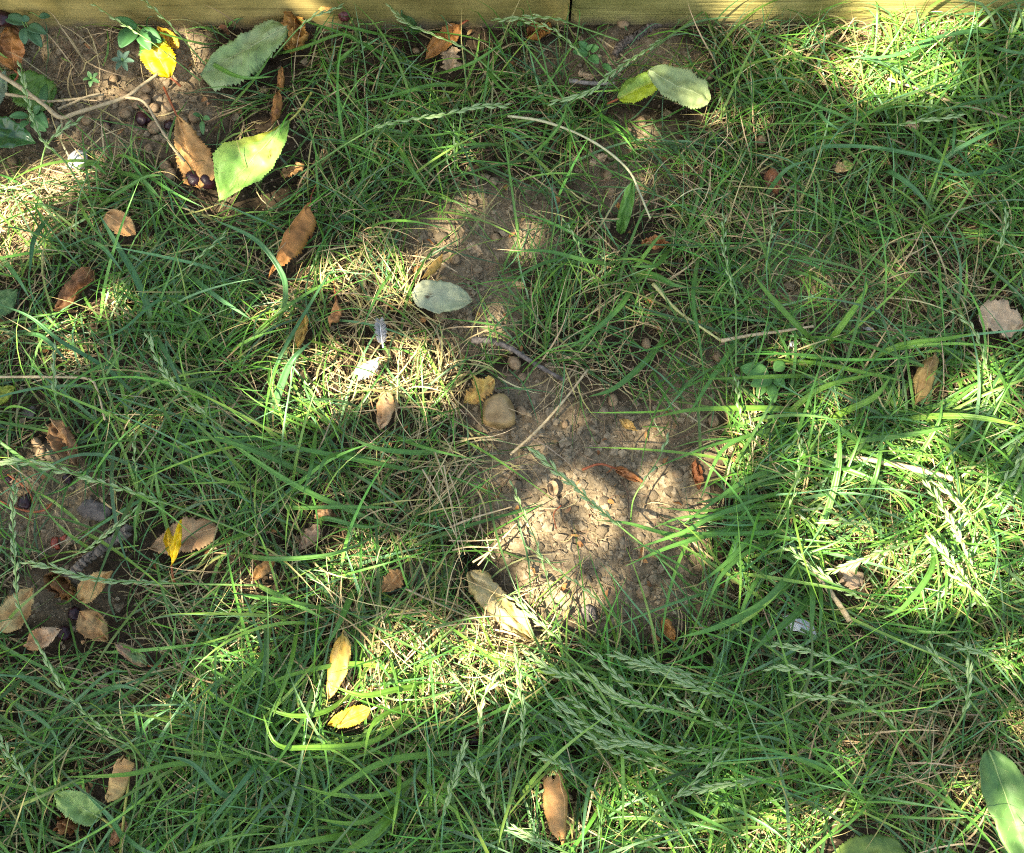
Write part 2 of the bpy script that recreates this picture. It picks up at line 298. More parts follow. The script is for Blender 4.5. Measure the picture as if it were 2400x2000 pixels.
# ------------------------------------------------------------------ leaves
CLEAR = []     # keep-out ellipses for grass: centre, axis, half length, half width, strength, height
def keep(c, ax, hl, hw, s=.9): CLEAR.append((np.array(c[:2]), np.array(ax[:2]) / (np.linalg.norm(ax[:2]) + 1e-9), hl, hw, s))
_seed = [3]
def leaf(label, base, tip, wpx, col, col2=None, mode='edge', z=(.016, .016), peak=.42, k=1.35, serr=.09, teeth=24, fold=0., roll=0., bend=0., curl=0., twist=0.,
         noise=.003, tilt=0., petiole=None, pmat=None, veins=True, mat=None, name="fallen_leaf", group=None, ragged=.07, vcol=None, clear=.9, nu=None, nvv=13, spots=None, cat="leaf", outline=None):
    _seed[0] += 1; sd = _seed[0]
    Pb, Pt = at(*base, z[0]), at(*tip, z[1]); Pb[2] += 0; ax = Pt - Pb; L = np.linalg.norm(ax); X = ax / L
    Y = np.cross([0, 0, 1], X); Y /= np.linalg.norm(Y); Z = np.cross(X, Y)
    ct, st = math.cos(tilt), math.sin(tilt); Y, Z = Y * ct + Z * st, Z * ct - Y * st
    W = wpx * mpp(*base); th = abs(roll)
    if th > 1e-3:
        Rr = W / 2 if th > math.pi else W / (2 * math.sin(th / 2)); hm = Rr * th / 2
    else: hm = W / 2 / max(.2, math.cos(fold)); Rr = 0
    a, bb = k * peak, k * (1 - peak); nrm = peak ** a * (1 - peak) ** bb
    prof = None
    if outline:        # measured outline: (side towards -v, side towards +v), pixels of the photo turned into metres along and across the midrib
        B0 = np.array(base, float); A0 = np.array(tip, float) - B0; l0 = np.linalg.norm(A0); A0 /= l0; m0 = mpp(*base); prof = []
        for side in outline:
            q = sorted([((np.dot(np.array(p_) - B0, A0)) / l0, abs(A0[0] * (p_[1] - B0[1]) - A0[1] * (p_[0] - B0[0])) * m0) for p_ in side])
            prof.append(([0] + [min(.99, max(.01, a_)) for a_, _ in q] + [1], [.0006] + [b_ for _, b_ in q] + [.0004]))
    depth = 0 if roll >= 0 else (Rr * (1 - math.cos(min(th / 2, math.pi))))
    def surf(t, v, edge=True):
        t = np.asarray(t, float); v = np.asarray(v, float)
        tt = np.clip(t, 1e-4, 1 - 1e-4); h = hm * (tt ** a * (1 - tt) ** bb) / nrm
        if th > math.pi: h = hm * np.minimum(1, ((tt ** a * (1 - tt) ** bb) / nrm) ** .3)
        if prof: h = np.where(v < 0, np.interp(tt, *prof[0]), np.interp(tt, *prof[1]))
        else: h = h * (1 - .45 * np.exp(-((1 - tt) / .10) ** 2)) * (1 - .3 * np.exp(-(tt / .06) ** 2))
        if edge and serr: h = h * (1 + serr * np.abs(v) ** 8 * (((tt * teeth) % 1.0) - .5) * 2)
        if ragged: h = h * (1 + ragged * np.abs(v) ** 3 * (vn(tt * 9 + sd, np.sign(v) * 3.3, sd % 9) + .6 * vn(tt * 23, np.sign(v) * 7.1 + sd, sd % 5)))
        s = v * h
        xo = 0
        if Rr:
            q = 1.0
            if th > 2.4:
                q = np.clip(((tt ** a * (1 - tt) ** bb) / nrm), .02, 1) ** .35 * (1 + .2 * vn(t * 5 + sd, t * 0 + .5, 3)) * (1 + .16 * v); q = np.maximum(q, .3)
                xo = .13 * L * (vn(v * 2.7 + sd, v * 0, 2) + .5 * vn(v * 7 + sd, v * 0, 3)) * (t ** 4 - (1 - t) ** 4)
            ph = s / Rr + ((.9 if sd % 2 else -.9) if th > 3 else 0); y = Rr * q * np.sin(ph); zz = (1 if roll > 0 else -1) * Rr * q * (1 - np.cos(ph)) + depth
        else:
            y = s * math.cos(fold); zz = np.abs(s) * math.sin(fold)
        zz = zz + bend * L * 4 * t * (1 - t) + curl * L * t ** 3
        zz = zz + noise * (vn(t * 3 + sd, v * 1.6 + sd, 1) + .6 * vn(t * 8, v * 3.2 + sd, 2) + .35 * vn(t * 16 + sd, v * 6 - t * 3, 4))
        if twist: q = twist * (t - .4); y, zz = y * np.cos(q) - zz * np.sin(q), y * np.sin(q) + zz * np.cos(q)
        return (t * L + xo)[..., None] * X + y[..., None] * Y + zz[..., None] * Z
    nu = nu or (teeth * 3 if serr else 34)
    T, Vv = np.meshgrid(np.linspace(0, 1, nu + 1), np.linspace(-1, 1, nvv), indexing='ij')
    P = surf(T, Vv).reshape(-1, 3)
    i = np.arange(nu)[:, None] * nvv + np.arange(nvv - 1)[None, :]
    Q = np.stack([i, i + nvv, i + nvv + 1, i + 1], -1).reshape(-1, 4)
    c1 = np.array(col); c2 = np.array(col2 if col2 is not None else c1 * .75)
    f = {'edge': np.abs(Vv) ** 3, 'tip': np.clip((T - .45) * 5 + .8 * vn(T * 5, Vv * 2 + sd, 3), 0, 1), 'half': np.clip(Vv * 4 + .5, 0, 1), 'base': np.clip((.5 - T) * 4, 0, 1),
         'noise': np.clip(.5 + .9 * vn(T * 4 + sd, Vv * 2.3, 5), 0, 1), 'edge1': np.clip((-Vv - .4) * 2.5, 0, 1) * np.clip(1.5 - T * 2, 0, 1)}[mode]
    C = c1 * (1 - f[..., None]) + c2 * f[..., None]
    if spots is not None:
        for (u0, v0, rr) in spots:
            dd = np.clip(1.4 - np.hypot((T - u0) * 2, Vv - v0) / rr, 0, 1)[..., None]; C = C * (1 - dd) + np.array([.09, .045, .012]) * dd
    root = thing(name, label, cat, Pb, group)
    mm = mat or M_BROWN
    o = obj("blade", mesh("leaf_blade", P, Q, None, C), mm, root)
    sm = o.modifiers.new("thick", 'SOLIDIFY'); sm.thickness = .00035; sm.offset = 0
    vc = np.array(vcol if vcol is not None else np.minimum(1, c1 * 1.25 + .03))
    tt = np.linspace(0, .97, 26); Vm, Qm, Tm = tube_vf(surf(tt, tt * 0, False), np.linspace(.0009, .00025, 26) * (W / .05 * .5 + .5), 6)
    obj("midrib", mesh("midrib", Vm, Qm, Tm, np.tile(vc, (len(Vm), 1))), mm, o)
    if veins:
        VV, QQ, TT, o_ = [], [], [], 0
        for u0 in np.linspace(.10, .80, 8):
            for sg in (-1, 1):
                vv = np.linspace(0, .9, 9); uu = np.minimum(.98, u0 + .16 * vv ** 1.3 + (.02 if sg > 0 else 0))
                a_, b_, c_ = tube_vf(surf(uu, vv * sg, False), np.linspace(.00032, .00014, 9) * (W / .05 * .5 + .5), 4, o_)
                VV.append(a_); QQ.append(b_); TT.append(c_); o_ += len(a_)
        VV = np.vstack(VV); obj("veins", mesh("veins", VV, np.vstack(QQ), np.vstack(TT), np.tile(vc * .9, (len(VV), 1))), mm, o)
    if petiole:
        pp = [Pb] + [at(x, y, zz) for x, y, zz in petiole]; p = smooth_path(pp, 16)
        tube("petiole", p, np.linspace(.0009, .0012, 16) * 1.0, pmat or M_RED, root, Pb)
    if clear: keep((Pb + Pt) / 2, ax, L * .52, W * .55, clear)
    return root

SAGE = (.20, .29, .12); LIME = (.26, .38, .075); TAN = (.42, .23, .085); ORB = (.36, .165, .045); DKB = (.17, .075, .028); BEI = (.46, .33, .185); YEL = (.66, .46, .035); GRN = (.075, .19, .035)
leaf("large pale green serrated leaf lying against the foot of the timber", (676, 62), (472, 180), 132, (.22, .34, .125), (.28, .37, .17), 'noise', outline=([(631, 43), (600, 58), (570, 82), (545, 98), (498, 130)], [(672, 95), (646, 135), (615, 168), (576, 198), (508, 218)]), z=(.034, .018), bend=.05, noise=.004, mat=M_LEAF, vcol=(.34, .40, .2))
leaf("large lime green leaf with long petiole, yellow upper edge and brown spots", (678, 284), (514, 474), 158, (.22, .42, .085), (.46, .46, .05), 'edge1', outline=([(639, 305), (592, 327), (537, 347), (513, 372), (509, 400), (510, 425)], [(682, 312), (676, 366), (654, 413), (623, 444), (576, 461)]), serr=.035, teeth=34, z=(.035, .022), peak=.5, k=1.75, fold=.3, bend=.07, noise=.005, mat=M_LEAF, petiole=[(700, 262, .036), (731, 216, .03)], pmat=M_PETG, vcol=(.33, .43, .13), spots=[(.3, .45, .05), (.34, .3, .06), (.38, .5, .06)])
leaf("tan-orange dry leaf beside the lime green leaf, two dark cherries at its foot", (415, 272), (470, 442), 102, (.5, .29, .105), (.40, .2, .06), 'noise', z=(.02, .014), fold=.2, noise=.004, outline=([(409, 311), (409, 350), (420, 397), (433, 430)], [(444, 292), (475, 335), (498, 366), (511, 395), (507, 424)]), petiole=[(400, 240, .02), (384, 205, .016)])
leaf("bright yellow leaf with a dark green patch beside the dead stem", (398, 182), (336, 72), 74, (.74, .52, .015), (.03, .13, .02), 'tip', z=(.02, .03), fold=.3, mat=M_LEAF, petiole=[(412, 192, .018), (424, 203, .014)], vcol=(.75, .55, .06), bend=.04)
leaf("small amber leaf tucked behind the bright yellow leaf", (420, 116), (370, 66), 32, (.6, .36, .04), None, z=(.018, .02), roll=1.5)
leaf("curled brown leaf holding a dark cherry near the timber end", (34, 165), (24, 54), 64, ORB, DKB, 'noise', z=(.016, .02), roll=1.6, noise=.004, petiole=[(42, 178, .016), (18, 212, .012)])
leaf("dark glossy green pointed leaf lying on bare soil", (-60, 298), (84, 336), 80, (.022, .085, .022), (.03, .11, .025), z=(.02, .024), mat=M_GLOSS, fold=.25, vcol=(.06, .16, .05), serr=.03)
leaf("rounded mid-green leaf under the dead stem", (122, 246), (26, 176), 96, GRN, (.1, .22, .04), z=(.014, .014), k=.9, mat=M_LEAF, vcol=(.12, .25, .07))
leaf("pale grey-green leaf edge beside the rounded green leaf", (-40, 268), (12, 164), 54, (.2, .27, .16), None, z=(.02, .024), mat=M_LEAF)
leaf("crumpled amber-brown leaf lying on the large pale green leaf", (690, 38), (682, 118), 62, (.38, .21, .05), (.2, .09, .02), 'noise', z=(.034, .03), noise=.010, k=.7, ragged=.3, roll=.8, clear=.95)
leaf("orange-tan leaf leaning on the timber above a dried cherry", (818, 0), (738, 18), 40, (.47, .26, .07), None, z=(.045, .04), roll=1.3)
leaf("dark green leaf propped against the timber foot", (985, 72), (936, 12), 60, (.03, .1, .02), (.12, .2, .06), 'noise', z=(.014, .04), mat=M_GLOSS, fold=.3)
leaf("rust-brown leaf with red stalk pointing up to the timber", (1078, 60), (998, 140), 50, ORB, (.3, .12, .03), 'noise', z=(.022, .014), roll=1.4, noise=.003, petiole=[(1092, 50, .024), (1108, 44, .02)])
leaf("beige two-lobed leaf scrap in the grass below the timber", (1060, 113), (1054, 174), 40, BEI, None, z=(.018, .018), k=.6, ragged=.7, serr=0, veins=False)
leaf("crumpled chestnut leaf under a seed head by the timber", (1292, 62), (1234, 94), 42, (.34, .15, .03), (.15, .055, .014), 'noise', z=(.016, .014), noise=.008, roll=1.8, ragged=.3)
leaf("small twisted rust leaf above the lime green leaf", (660, 168), (655, 216), 15, ORB, None, z=(.02, .018), roll=-4, veins=False)
leaf("rolled brown leaf scrap over the lime leaf petiole", (654, 230), (644, 292), 20, ORB, DKB, 'noise', z=(.02, .02), roll=-4.2, veins=False)
leaf("tan leaf corner poking out below the lime green leaf", (658, 412), (714, 388), 30, TAN, None, z=(.016, .016), ragged=.5, roll=.7, veins=False)
leaf("narrow strap-shaped green leaf standing in the mid lawn", (1452, 548), (1484, 424), 30, (.075, .2, .035), (.1, .25, .05), z=(.008, .05), k=.6, serr=0, fold=.25, mat=M_LEAF, bend=.04, veins=False)
leaf("flat tan leaf with one straight edge resting on dark grass", (250, 503), (318, 549), 50, TAN, (.5, .3, .12), z=(.03, .034), k=.9, fold=.12)
leaf("long rolled brown leaf like a cigar, pointed at its upper end", (731, 508), (655, 650), 50, ORB, (.3, .13, .035), 'noise', z=(.022, .018), roll=-4.4, peak=.34, k=1.5, noise=.004, bend=.02)
leaf("pale sage leaf with rust specks at the edge of the bare soil", (966, 688), (1108, 706), 80, (.33, .37, .2), (.38, .4, .24), 'noise', z=(.02, .014), peak=.38, k=1.0, roll=.5, mat=M_LEAF, serr=.015, vcol=(.42, .45, .28), spots=[(.3, .05, .1), (.25, -.15, .08)])
leaf("slim yellow-brown curled leaf above the pale sage leaf", (1037, 606), (998, 653), 17, (.48, .29, .07), None, z=(.02, .016), roll=-3.6, veins=False)
leaf("dark brown crumpled leaf sunk in deep grass", (216, 632), (130, 730), 44, (.24, .115, .045), DKB, 'noise', z=(.022, .018), roll=1.3, noise=.006)
leaf("small brown rolled leaf in the straw tuft", (797, 714), (781, 768), 26, (.33, .16, .06), None, z=(.018, .016), roll=-4, veins=False)
leaf("small ochre folded leaf west of the straw tuft".replace("west of", "beside"), (716, 738), (698, 817), 27, (.47, .29, .06), (.35, .2, .05), z=(.022, .018), roll=1.9)
leaf("tan curled leaf below the grey feather", (906, 924), (894, 1004), 38, (.43, .24, .1), (.5, .32, .16), 'noise', z=(.026, .022), roll=-2.6, k=.8)
leaf("yellow-tan torn leaf touching the brown flint stone", (1158, 888), (1087, 944), 46, (.5, .34, .085), (.38, .22, .06), 'noise', z=(.016, .01), ragged=.5, roll=.8)
leaf("olive-brown furled leaf half buried in right-hand turf".replace("right-hand ", "the clover-side "), (2182, 838), (2140, 946), 48, (.2, .13, .045), (.28, .2, .07), 'noise', z=(.02, .018), roll=-2.6)
leaf("little red-brown leaf with long stalk on the bare soil", (1443, 1098), (1508, 1130), 22, (.3, .12, .04), None, z=(.008, .008), roll=1.5, petiole=[(1405, 1088, .01), (1365, 1101, .006)], veins=False)
leaf("red-brown shrivelled leaf at the soil edge by the long tuft", (1630, 1078), (1640, 1146), 25, (.26, .095, .035), None, z=(.01, .01), roll=2, noise=.005, veins=False)
leaf("long cream-yellow leaf furled over the soil hollow", (1098, 1342), (1250, 1504), 60, (.40, .31, .11), (.50, .40, .2), 'noise', z=(.010, .007), roll=-1.7, k=.95, peak=.35, noise=.006, ragged=.3, clear=.75)
leaf("small orange leaf at the lower rim of the bare soil", (1553, 1449), (1580, 1503), 27, (.43, .2, .055), None, z=(.016, .014), roll=.9)
leaf("broad tan dry leaf behind a bright yellow curl", (508, 1236), (348, 1284), 78, (.42, .27, .13), (.33, .18, .08), 'noise', z=(.022, .016), roll=.9, ragged=.2)
leaf("vivid yellow upright leaf curl in front of the broad tan leaf", (402, 1324), (424, 1218), 20, (.72, .48, .012), None, z=(.03, .05), roll=1.4, mat=M_LEAF, veins=False, petiole=[(404, 1345, .025), (410, 1370, .016)])
leaf("shorter yellow curl crossing the vivid yellow curl", (404, 1308), (392, 1240), 24, (.62, .40, .015), None, z=(.028, .04), roll=1.2, mat=M_LEAF, veins=False)
leaf("tan folded leaf at the end of the ridged twig", (186, 1410), (263, 1338), 52, (.46, .31, .12), (.36, .2, .07), 'noise', z=(.018, .026), fold=.4, ragged=.15)
leaf("pale khaki leaf with toothed edge beneath the upright seed head", (0, 1480), (82, 1376), 74, (.38, .29, .12), (.27, .15, .05), 'noise', z=(.02, .024), roll=.9)
leaf("brown leaf with a pale torn corner below the khaki leaf", (58, 1514), (144, 1476), 50, (.4, .21, .085), (.48, .33, .19), 'tip', z=(.022, .022), roll=.6)
leaf("brown dry leaf beside the blue-black cherry", (188, 1434), (252, 1502), 60, (.32, .17, .06), (.4, .25, .1), 'noise', z=(.018, .018), fold=.2)
leaf("shrivelled dark brown leaf tangled under the ridged twig", (108, 1350), (178, 1398), 50, DKB, (.3, .16, .05), 'noise', z=(.016, .014), noise=.012, ragged=.5, roll=1.2)
leaf("slim green leaf with pink stalk buried in lower grass", (346, 1560), (271, 1507), 32, (.16, .25, .08), (.36, .2, .12), 'noise', z=(.02, .022), roll=-1.8, mat=M_LEAF, petiole=[(360, 1562, .018), (376, 1560, .014)])
leaf("tan scrolled leaf with a small dark hole beside the dark stalk", (302, 1774), (270, 1870), 38, (.46, .27, .1), (.52, .35, .13), 'tip', z=(.036, .03), roll=-4.6, k=.7, petiole=[(300, 1840, .035), (292, 1900, .03), (282, 2010, .02)], pmat=M_PETG, spots=[(.35, -.1, .06)])
leaf("light green toothed leaf above a crumpled brown scrap", (237, 1917), (129, 1861), 66, (.22, .36, .1), (.28, .42, .14), z=(.028, .034), k=1.0, fold=.15, mat=M_LEAF, petiole=[(252, 1928, .026), (268, 1945, .02)], pmat=M_PETG, vcol=(.32, .44, .17))
leaf("crumpled rust leaf scrap under the light green toothed leaf", (132, 1920), (180, 1945), 46, (.36, .17, .06), (.18, .07, .02), 'noise', z=(.016, .018), noise=.013, ragged=.5, roll=1.5, serr=0)
leaf("small rust leaf at the foot of the light green leaf stalk", (294, 1928), (256, 1986), 25, (.32, .16, .07), None, z=(.024, .02), roll=1.2)
leaf("long furled golden leaf lit by the sun in bright grass", (806, 1488), (773, 1637), 42, (.6, .36, .06), (.66, .44, .13), 'noise', z=(.034, .028), roll=-3.0, k=.8)
leaf("golden curled leaf with saw-toothed rim below the furled one", (868, 1664), (768, 1700), 42, (.64, .44, .03), (.5, .36, .05), 'noise', z=(.03, .026), roll=1.7, serr=.12, petiole=[(890, 1652, .03), (905, 1640, .026)], pmat=M_STRAWST)
leaf("tan leaf chip in front of the dry tuft", (942, 1338), (896, 1388), 40, (.45, .26, .1), (.36, .18, .06), 'noise', z=(.022, .024), ragged=.4, roll=.8)
leaf("orange-tan scrolled leaf standing out of sunlit grass under a seed stalk", (1290, 1814), (1304, 1958), 54, (.52, .28, .1), (.46, .23, .075), 'noise', z=(.036, .03), roll=-4.2, k=.6, noise=.003)
leaf("arched green leaf with a dark hollow at the lawn edge", (2115, 1996), (1930, 2016), 96, (.17, .25, .05), (.08, .15, .03), 'noise', z=(.03, .03), bend=.12, roll=-1.6, mat=M_LEAF)
leaf("broad hairy green weed leaf with pale midrib", (2316, 1758), (2440, 2090), 104, (.09, .2, .05), (.14, .26, .07), z=(.05, .055), k=.9, fold=.25, mat=M_LEAF, serr=.02, vcol=(.25, .36, .12), name="weed_leaf", clear=.5)
leaf("soft green leaf at the lawn margin below sunlit dry ground", (-35, 742), (44, 680), 62, (.1, .2, .06), None, z=(.02, .024), mat=M_LEAF)
leaf("yellow-green leaf scrap beside a pale straw stem", (-20, 948), (37, 906), 42, (.28, .34, .04), None, z=(.02, .022), mat=M_LEAF)
leaf("papery brown leaf standing among dry stalks", (124, 984), (182, 1092), 52, (.3, .18, .08), (.2, .1, .04), 'noise', z=(.02, .016), roll=1.8, noise=.006)
leaf("brown leaf pair half hidden by long arching blades", (642, 1314), (588, 1362), 30, (.36, .2, .07), None, z=(.022, .018), roll=1.1)
leaf("beige leaf scrap deep in the green tuft", (772, 1188), (738, 1216), 32, (.42, .25, .12), None, z=(.02, .018), ragged=.3, veins=False)
leaf("grey-tan leaf strip below the beige scrap", (748, 1230), (700, 1290), 34, (.33, .22, .13), None, z=(.018, .016), ragged=.3)
leaf("beige lobed leaf scrap under a pale seed head", (1975, 1325), (2018, 1375), 52, (.42, .3, .18), None, z=(.03, .028), k=.6, ragged=.5, serr=0, veins=False)
leaf("large beige papery leaf with a notched ragged outline", (2296, 738), (2400, 758), 78, (.44, .32, .19), (.5, .37, .22), 'noise', z=(.022, .022), k=.55, ragged=.3, serr=.03, clear=.97)
leaf("small leaf half tan and half green in long turf", (1958, 396), (2003, 385), 27, (.47, .32, .13), (.2, .3, .06), 'tip', z=(.03, .03), roll=.8)
leaf("orange crumpled leaf deep in the straw beside wide blades", (1505, 566), (1572, 574), 30, (.42, .2, .075), (.3, .13, .04), 'noise', z=(.02, .02), noise=.007, ragged=.3, roll=1.1)
leaf("dark rust leaf below the crossing straw stems", (1802, 398), (1822, 456), 34, (.25, .1, .04), None, z=(.018, .018), roll=1)
leaf("tan leaf chip on dry grass near the lit timber", (2126, 284), (2150, 308), 26, BEI, None, z=(.026, .026), ragged=.4, veins=False)
leaf("beige leaf chip on dark soil below the small clover", (1355, 172), (1392, 184), 24, BEI, None, z=(.008, .008), ragged=.5, veins=False, serr=0)
leaf("pale tan leaf chip among dead grass in the mid lawn", (1382, 382), (1424, 366), 20, BEI, None, z=(.012, .012), ragged=.5, veins=False, serr=0)
leaf("small chestnut leaf at the foot of the strap-shaped leaf", (1448, 476), (1466, 498), 16, ORB, None, z=(.014, .012), roll=1.2, veins=False)
leaf("flaky tan leaf chip on the upper bare soil", (1098, 568), (1132, 596), 26, BEI, None, z=(.007, .007), ragged=.7, veins=False, serr=0)
leaf("yellow-tan leaf sliver at the upper rim of the bare soil", (1453, 984), (1494, 1010), 18, (.5, .32, .1), None, z=(.012, .01), roll=.9, veins=False)
leaf("tan petal-like leaf chip beside the green tuft", (1200, 662), (1234, 674), 15, (.52, .36, .18), None, z=(.01, .01), veins=False, serr=0)
# the leaf folded over itself near the timber: lower green half, upper pale half turned over
fr = leaf("leaf folded over itself, yellow-green below and pale green above", (1449, 232), (1548, 178), 66, (.36, .45, .03), (.2, .33, .05), 'half', z=(.02, .042), k=.95, peak=.55, fold=.2, mat=M_LEAF, petiole=[(1436, 238, .018), (1424, 244, .014)], pmat=M_RED, vcol=(.42, .45, .1))
f2 = leaf("x", (1519, 168), (1664, 236), 92, (.30, .37, .15), (.25, .33, .13), 'noise', z=(.044, .03), k=.8, peak=.6, roll=.5, tilt=-.15, mat=M_LEAF, vcol=(.36, .42, .2))
for ch in list(f2.children):
    off = f2.location - fr.location; ch.parent = fr; ch.location = off; ch.name = "folded_blade"
bpy.data.objects.remove(f2)

LM = {"lime green leaf": (600, 380), "large pale green leaf": (570, 120), "yellow leaf": (365, 125), "tan-orange leaf": (445, 360), "dark glossy leaf": (30, 320), "dead branching stem": (180, 260), "folded leaf": (1550, 190), "ringed spur twig": (1490, 90), "rust-brown leaf": (1040, 100), "timber joint": (1334, 40), "strap-shaped leaf": (1466, 490), "rolled cigar leaf": (692, 580), "flat tan leaf": (285, 525), "pale sage leaf": (1037, 700), "grey feather": (895, 785), "flint stone": (1167, 966), "weathered stick": (1230, 845), "bare soil": (1420, 1200), "cream-yellow leaf": (1170, 1420), "vivid yellow curl": (410, 1270), "ridged twig": (230, 1300), "khaki leaf": (40, 1430), "tan scrolled leaf": (285, 1820), "light green toothed leaf": (183, 1890), "furled golden leaf": (790, 1560), "golden curled leaf": (818, 1682), "orange-tan scroll": (1297, 1885), "hairy weed leaf": (2370, 1880), "arched green leaf": (2020, 1990), "white plastic strip": (1875, 1470), "beige lobed scrap": (1997, 1350), "beige papery leaf": (2348, 748), "notched clover": (1795, 890), "whitish straw stem": (1800, 782), "olive-brown leaf": (2160, 890), "half-green leaf": (1980, 390), "sunlit timber": (2120, 30), "small orange leaf": (1567, 1476), "dry straw tuft": (1100, 1200), "flattened straw": (2100, 1095), "crumpled brown leaf": (173, 680), "tan curled leaf": (900, 965), "long pale stem": (1400, 340), "buff straw": (1960, 1410), "red-brown leaf": (1635, 1110), "trailing clover": (1375, 128), "grey dead stem": (2220, 235), "broad tan leaf": (430, 1260), "papery brown leaf": (150, 1040), "slim pink-stalked leaf": (308, 1535)}
def lm(p): return min(LM, key=lambda k: (LM[k][0] - p[0]) ** 2 + (LM[k][1] - p[1]) ** 2)
def route(head, a, b, curve="lying beside"):
    x, y = lm(a), lm(b); return f"{head} reaching from the {x} to the {y}" if x != y else f"{head} {curve} the {x}"
# ------------------------------------------------------------------ cherries, stones, flint, pebbles
def round_thing(name, label, cat, p, rpx, mat, sc=(1, 1, .9), amp=.05, zoff=.75, group=None, I=I2, z0=None, seam=False, kc=.8):
    _seed[0] += 1; r = rpx * mpp(*p); V, F = lump(I, _seed[0] * 1.37, amp, sc)
    a = RNG.uniform(0, 6.28); c, s = math.cos(a), math.sin(a); V = V @ np.array([[c, s, 0], [-s, c, 0], [0, 0, 1]]) * r
    P = at(*p, .004); P[2] = (z0 if z0 is not None else float(gz(P[0], P[1]))) + r * zoff
    if seam:
        ring = [(math.cos(t) * r * sc[0] * 1.01, 0.0, math.sin(t) * r * sc[2] * 1.01) for t in np.linspace(0, 2 * math.pi, 25)]
        R3 = np.array([[c, s, 0], [-s, c, 0], [0, 0, 1]]); o = thing(name, label, cat, P, group)
        obj("shell", mesh("shell", V, None, F), mat, o)
        v, q, t = tube_vf(np.array(ring) @ R3, r * .045, 5); obj("seam", mesh("seam", v, q, t), mat, o)
    else: o = tag(obj(name, mesh(name, V, None, F), mat, None, P), label, cat, group)
    if kc: keep(P, (1, 0, 0), r * 1.3, r * 1.3, kc)
    return o
G1 = "cherry stones around the dead stem"
for p, r in [((265, 182), 11), ((341, 206), 13), ((337, 232), 15), ((295, 267), 13), ((360, 250), 12), ((396, 252), 12), ((205, 283), 13), ((362, 299), 16), ((387, 389), 14), ((400, 411), 15), ((455, 274), 15), ((290, 222), 12), ((318, 244), 11), ((250, 300), 10), ((345, 345), 11)]:
    round_thing("cherry_stone", "round tan cherry stone on the soil around the dead stem", "cherry stone", p, r, M_STONE, (1.08, .95, .9), .08, .7, group=G1, seam=True, kc=.95)
for p, r, lb in [((22, 371), 13, "cream cherry stone below the dark glossy leaf"), ((1067, 600), 13, "round cherry stone with brown husk on the upper bare soil"), ((1160, 548), 11, "cream oval seed in the upper bare soil"),
                 ((1505, 280), 12, "tan cherry stone under crossing stems below the folded leaf"), ((1495, 326), 14, "wrinkled cherry stone in dead grass below the folded leaf"), ((1470, 300), 11, "dull cherry stone half sunk in dead grass"),
                 ((1427, 403), 13, "ridged tan cherry stone beside the long pale stem"), ((1432, 442), 12, "grey-tan cherry stone by the strap-shaped leaf"), ((1457, 76), 13, "cherry stone against the timber by the ringed twig"),
                 ((1206, 850), 17, "cracked cherry stone resting on the dark stick"), ((1222, 882), 12, "tan cherry stone just below the dark stick"), ((1438, 934), 15, "reddish tan cherry stone at the upper rim of bare soil"),
                 ((1670, 991), 15, "grey cherry stone near the shining long blade"), ((1680, 841), 12, "cherry stone under the white straw stem joint"), ((1508, 1389), 17, "buff cherry stone alone on the lower bare soil"),
                 ((1587, 1113), 12, "pale yellow cherry stone on the soil by the red-brown leaf"), ((1515, 805), 13, "buff cherry stone inside the wide green tuft"), ((1032, 738), 15, "brown cherry stone under the pale sage leaf"),
                 ((1845, 695), 13, "pale cherry stone on thin turf soil"), ((1222, 962), 13, "ribbed cherry stone beside the brown flint"), ((1662, 176), 13, "small tan cherry stone behind the folded leaf tip"),
                 ((1785, 330), 14, "pale cherry stone in the grass below the folded leaf"), ((100, 1062), 14, "golden cherry stone by the papery brown leaf"), ((90, 1040), 13, "beige cracked cherry stone by the papery brown leaf"),
                 ((1325, 992), 9, "tiny tan stone on the bare soil centre"), ((1205, 1130), 10, "small grey stone at the soil edge by dry stems"), ((1655, 1175), 13, "brown cherry stone where soil meets the long tuft"), ((1785, 915), 15, "grey cherry stone by the clover leaves"), ((975, 122), 9, "small pink-tan stone by the rust-brown leaf")]:
    round_thing("cherry_stone", lb, "cherry stone", p, r * .92, M_STONE, (1.15, .92, .88), .12, .55, seam=True, kc=.9)
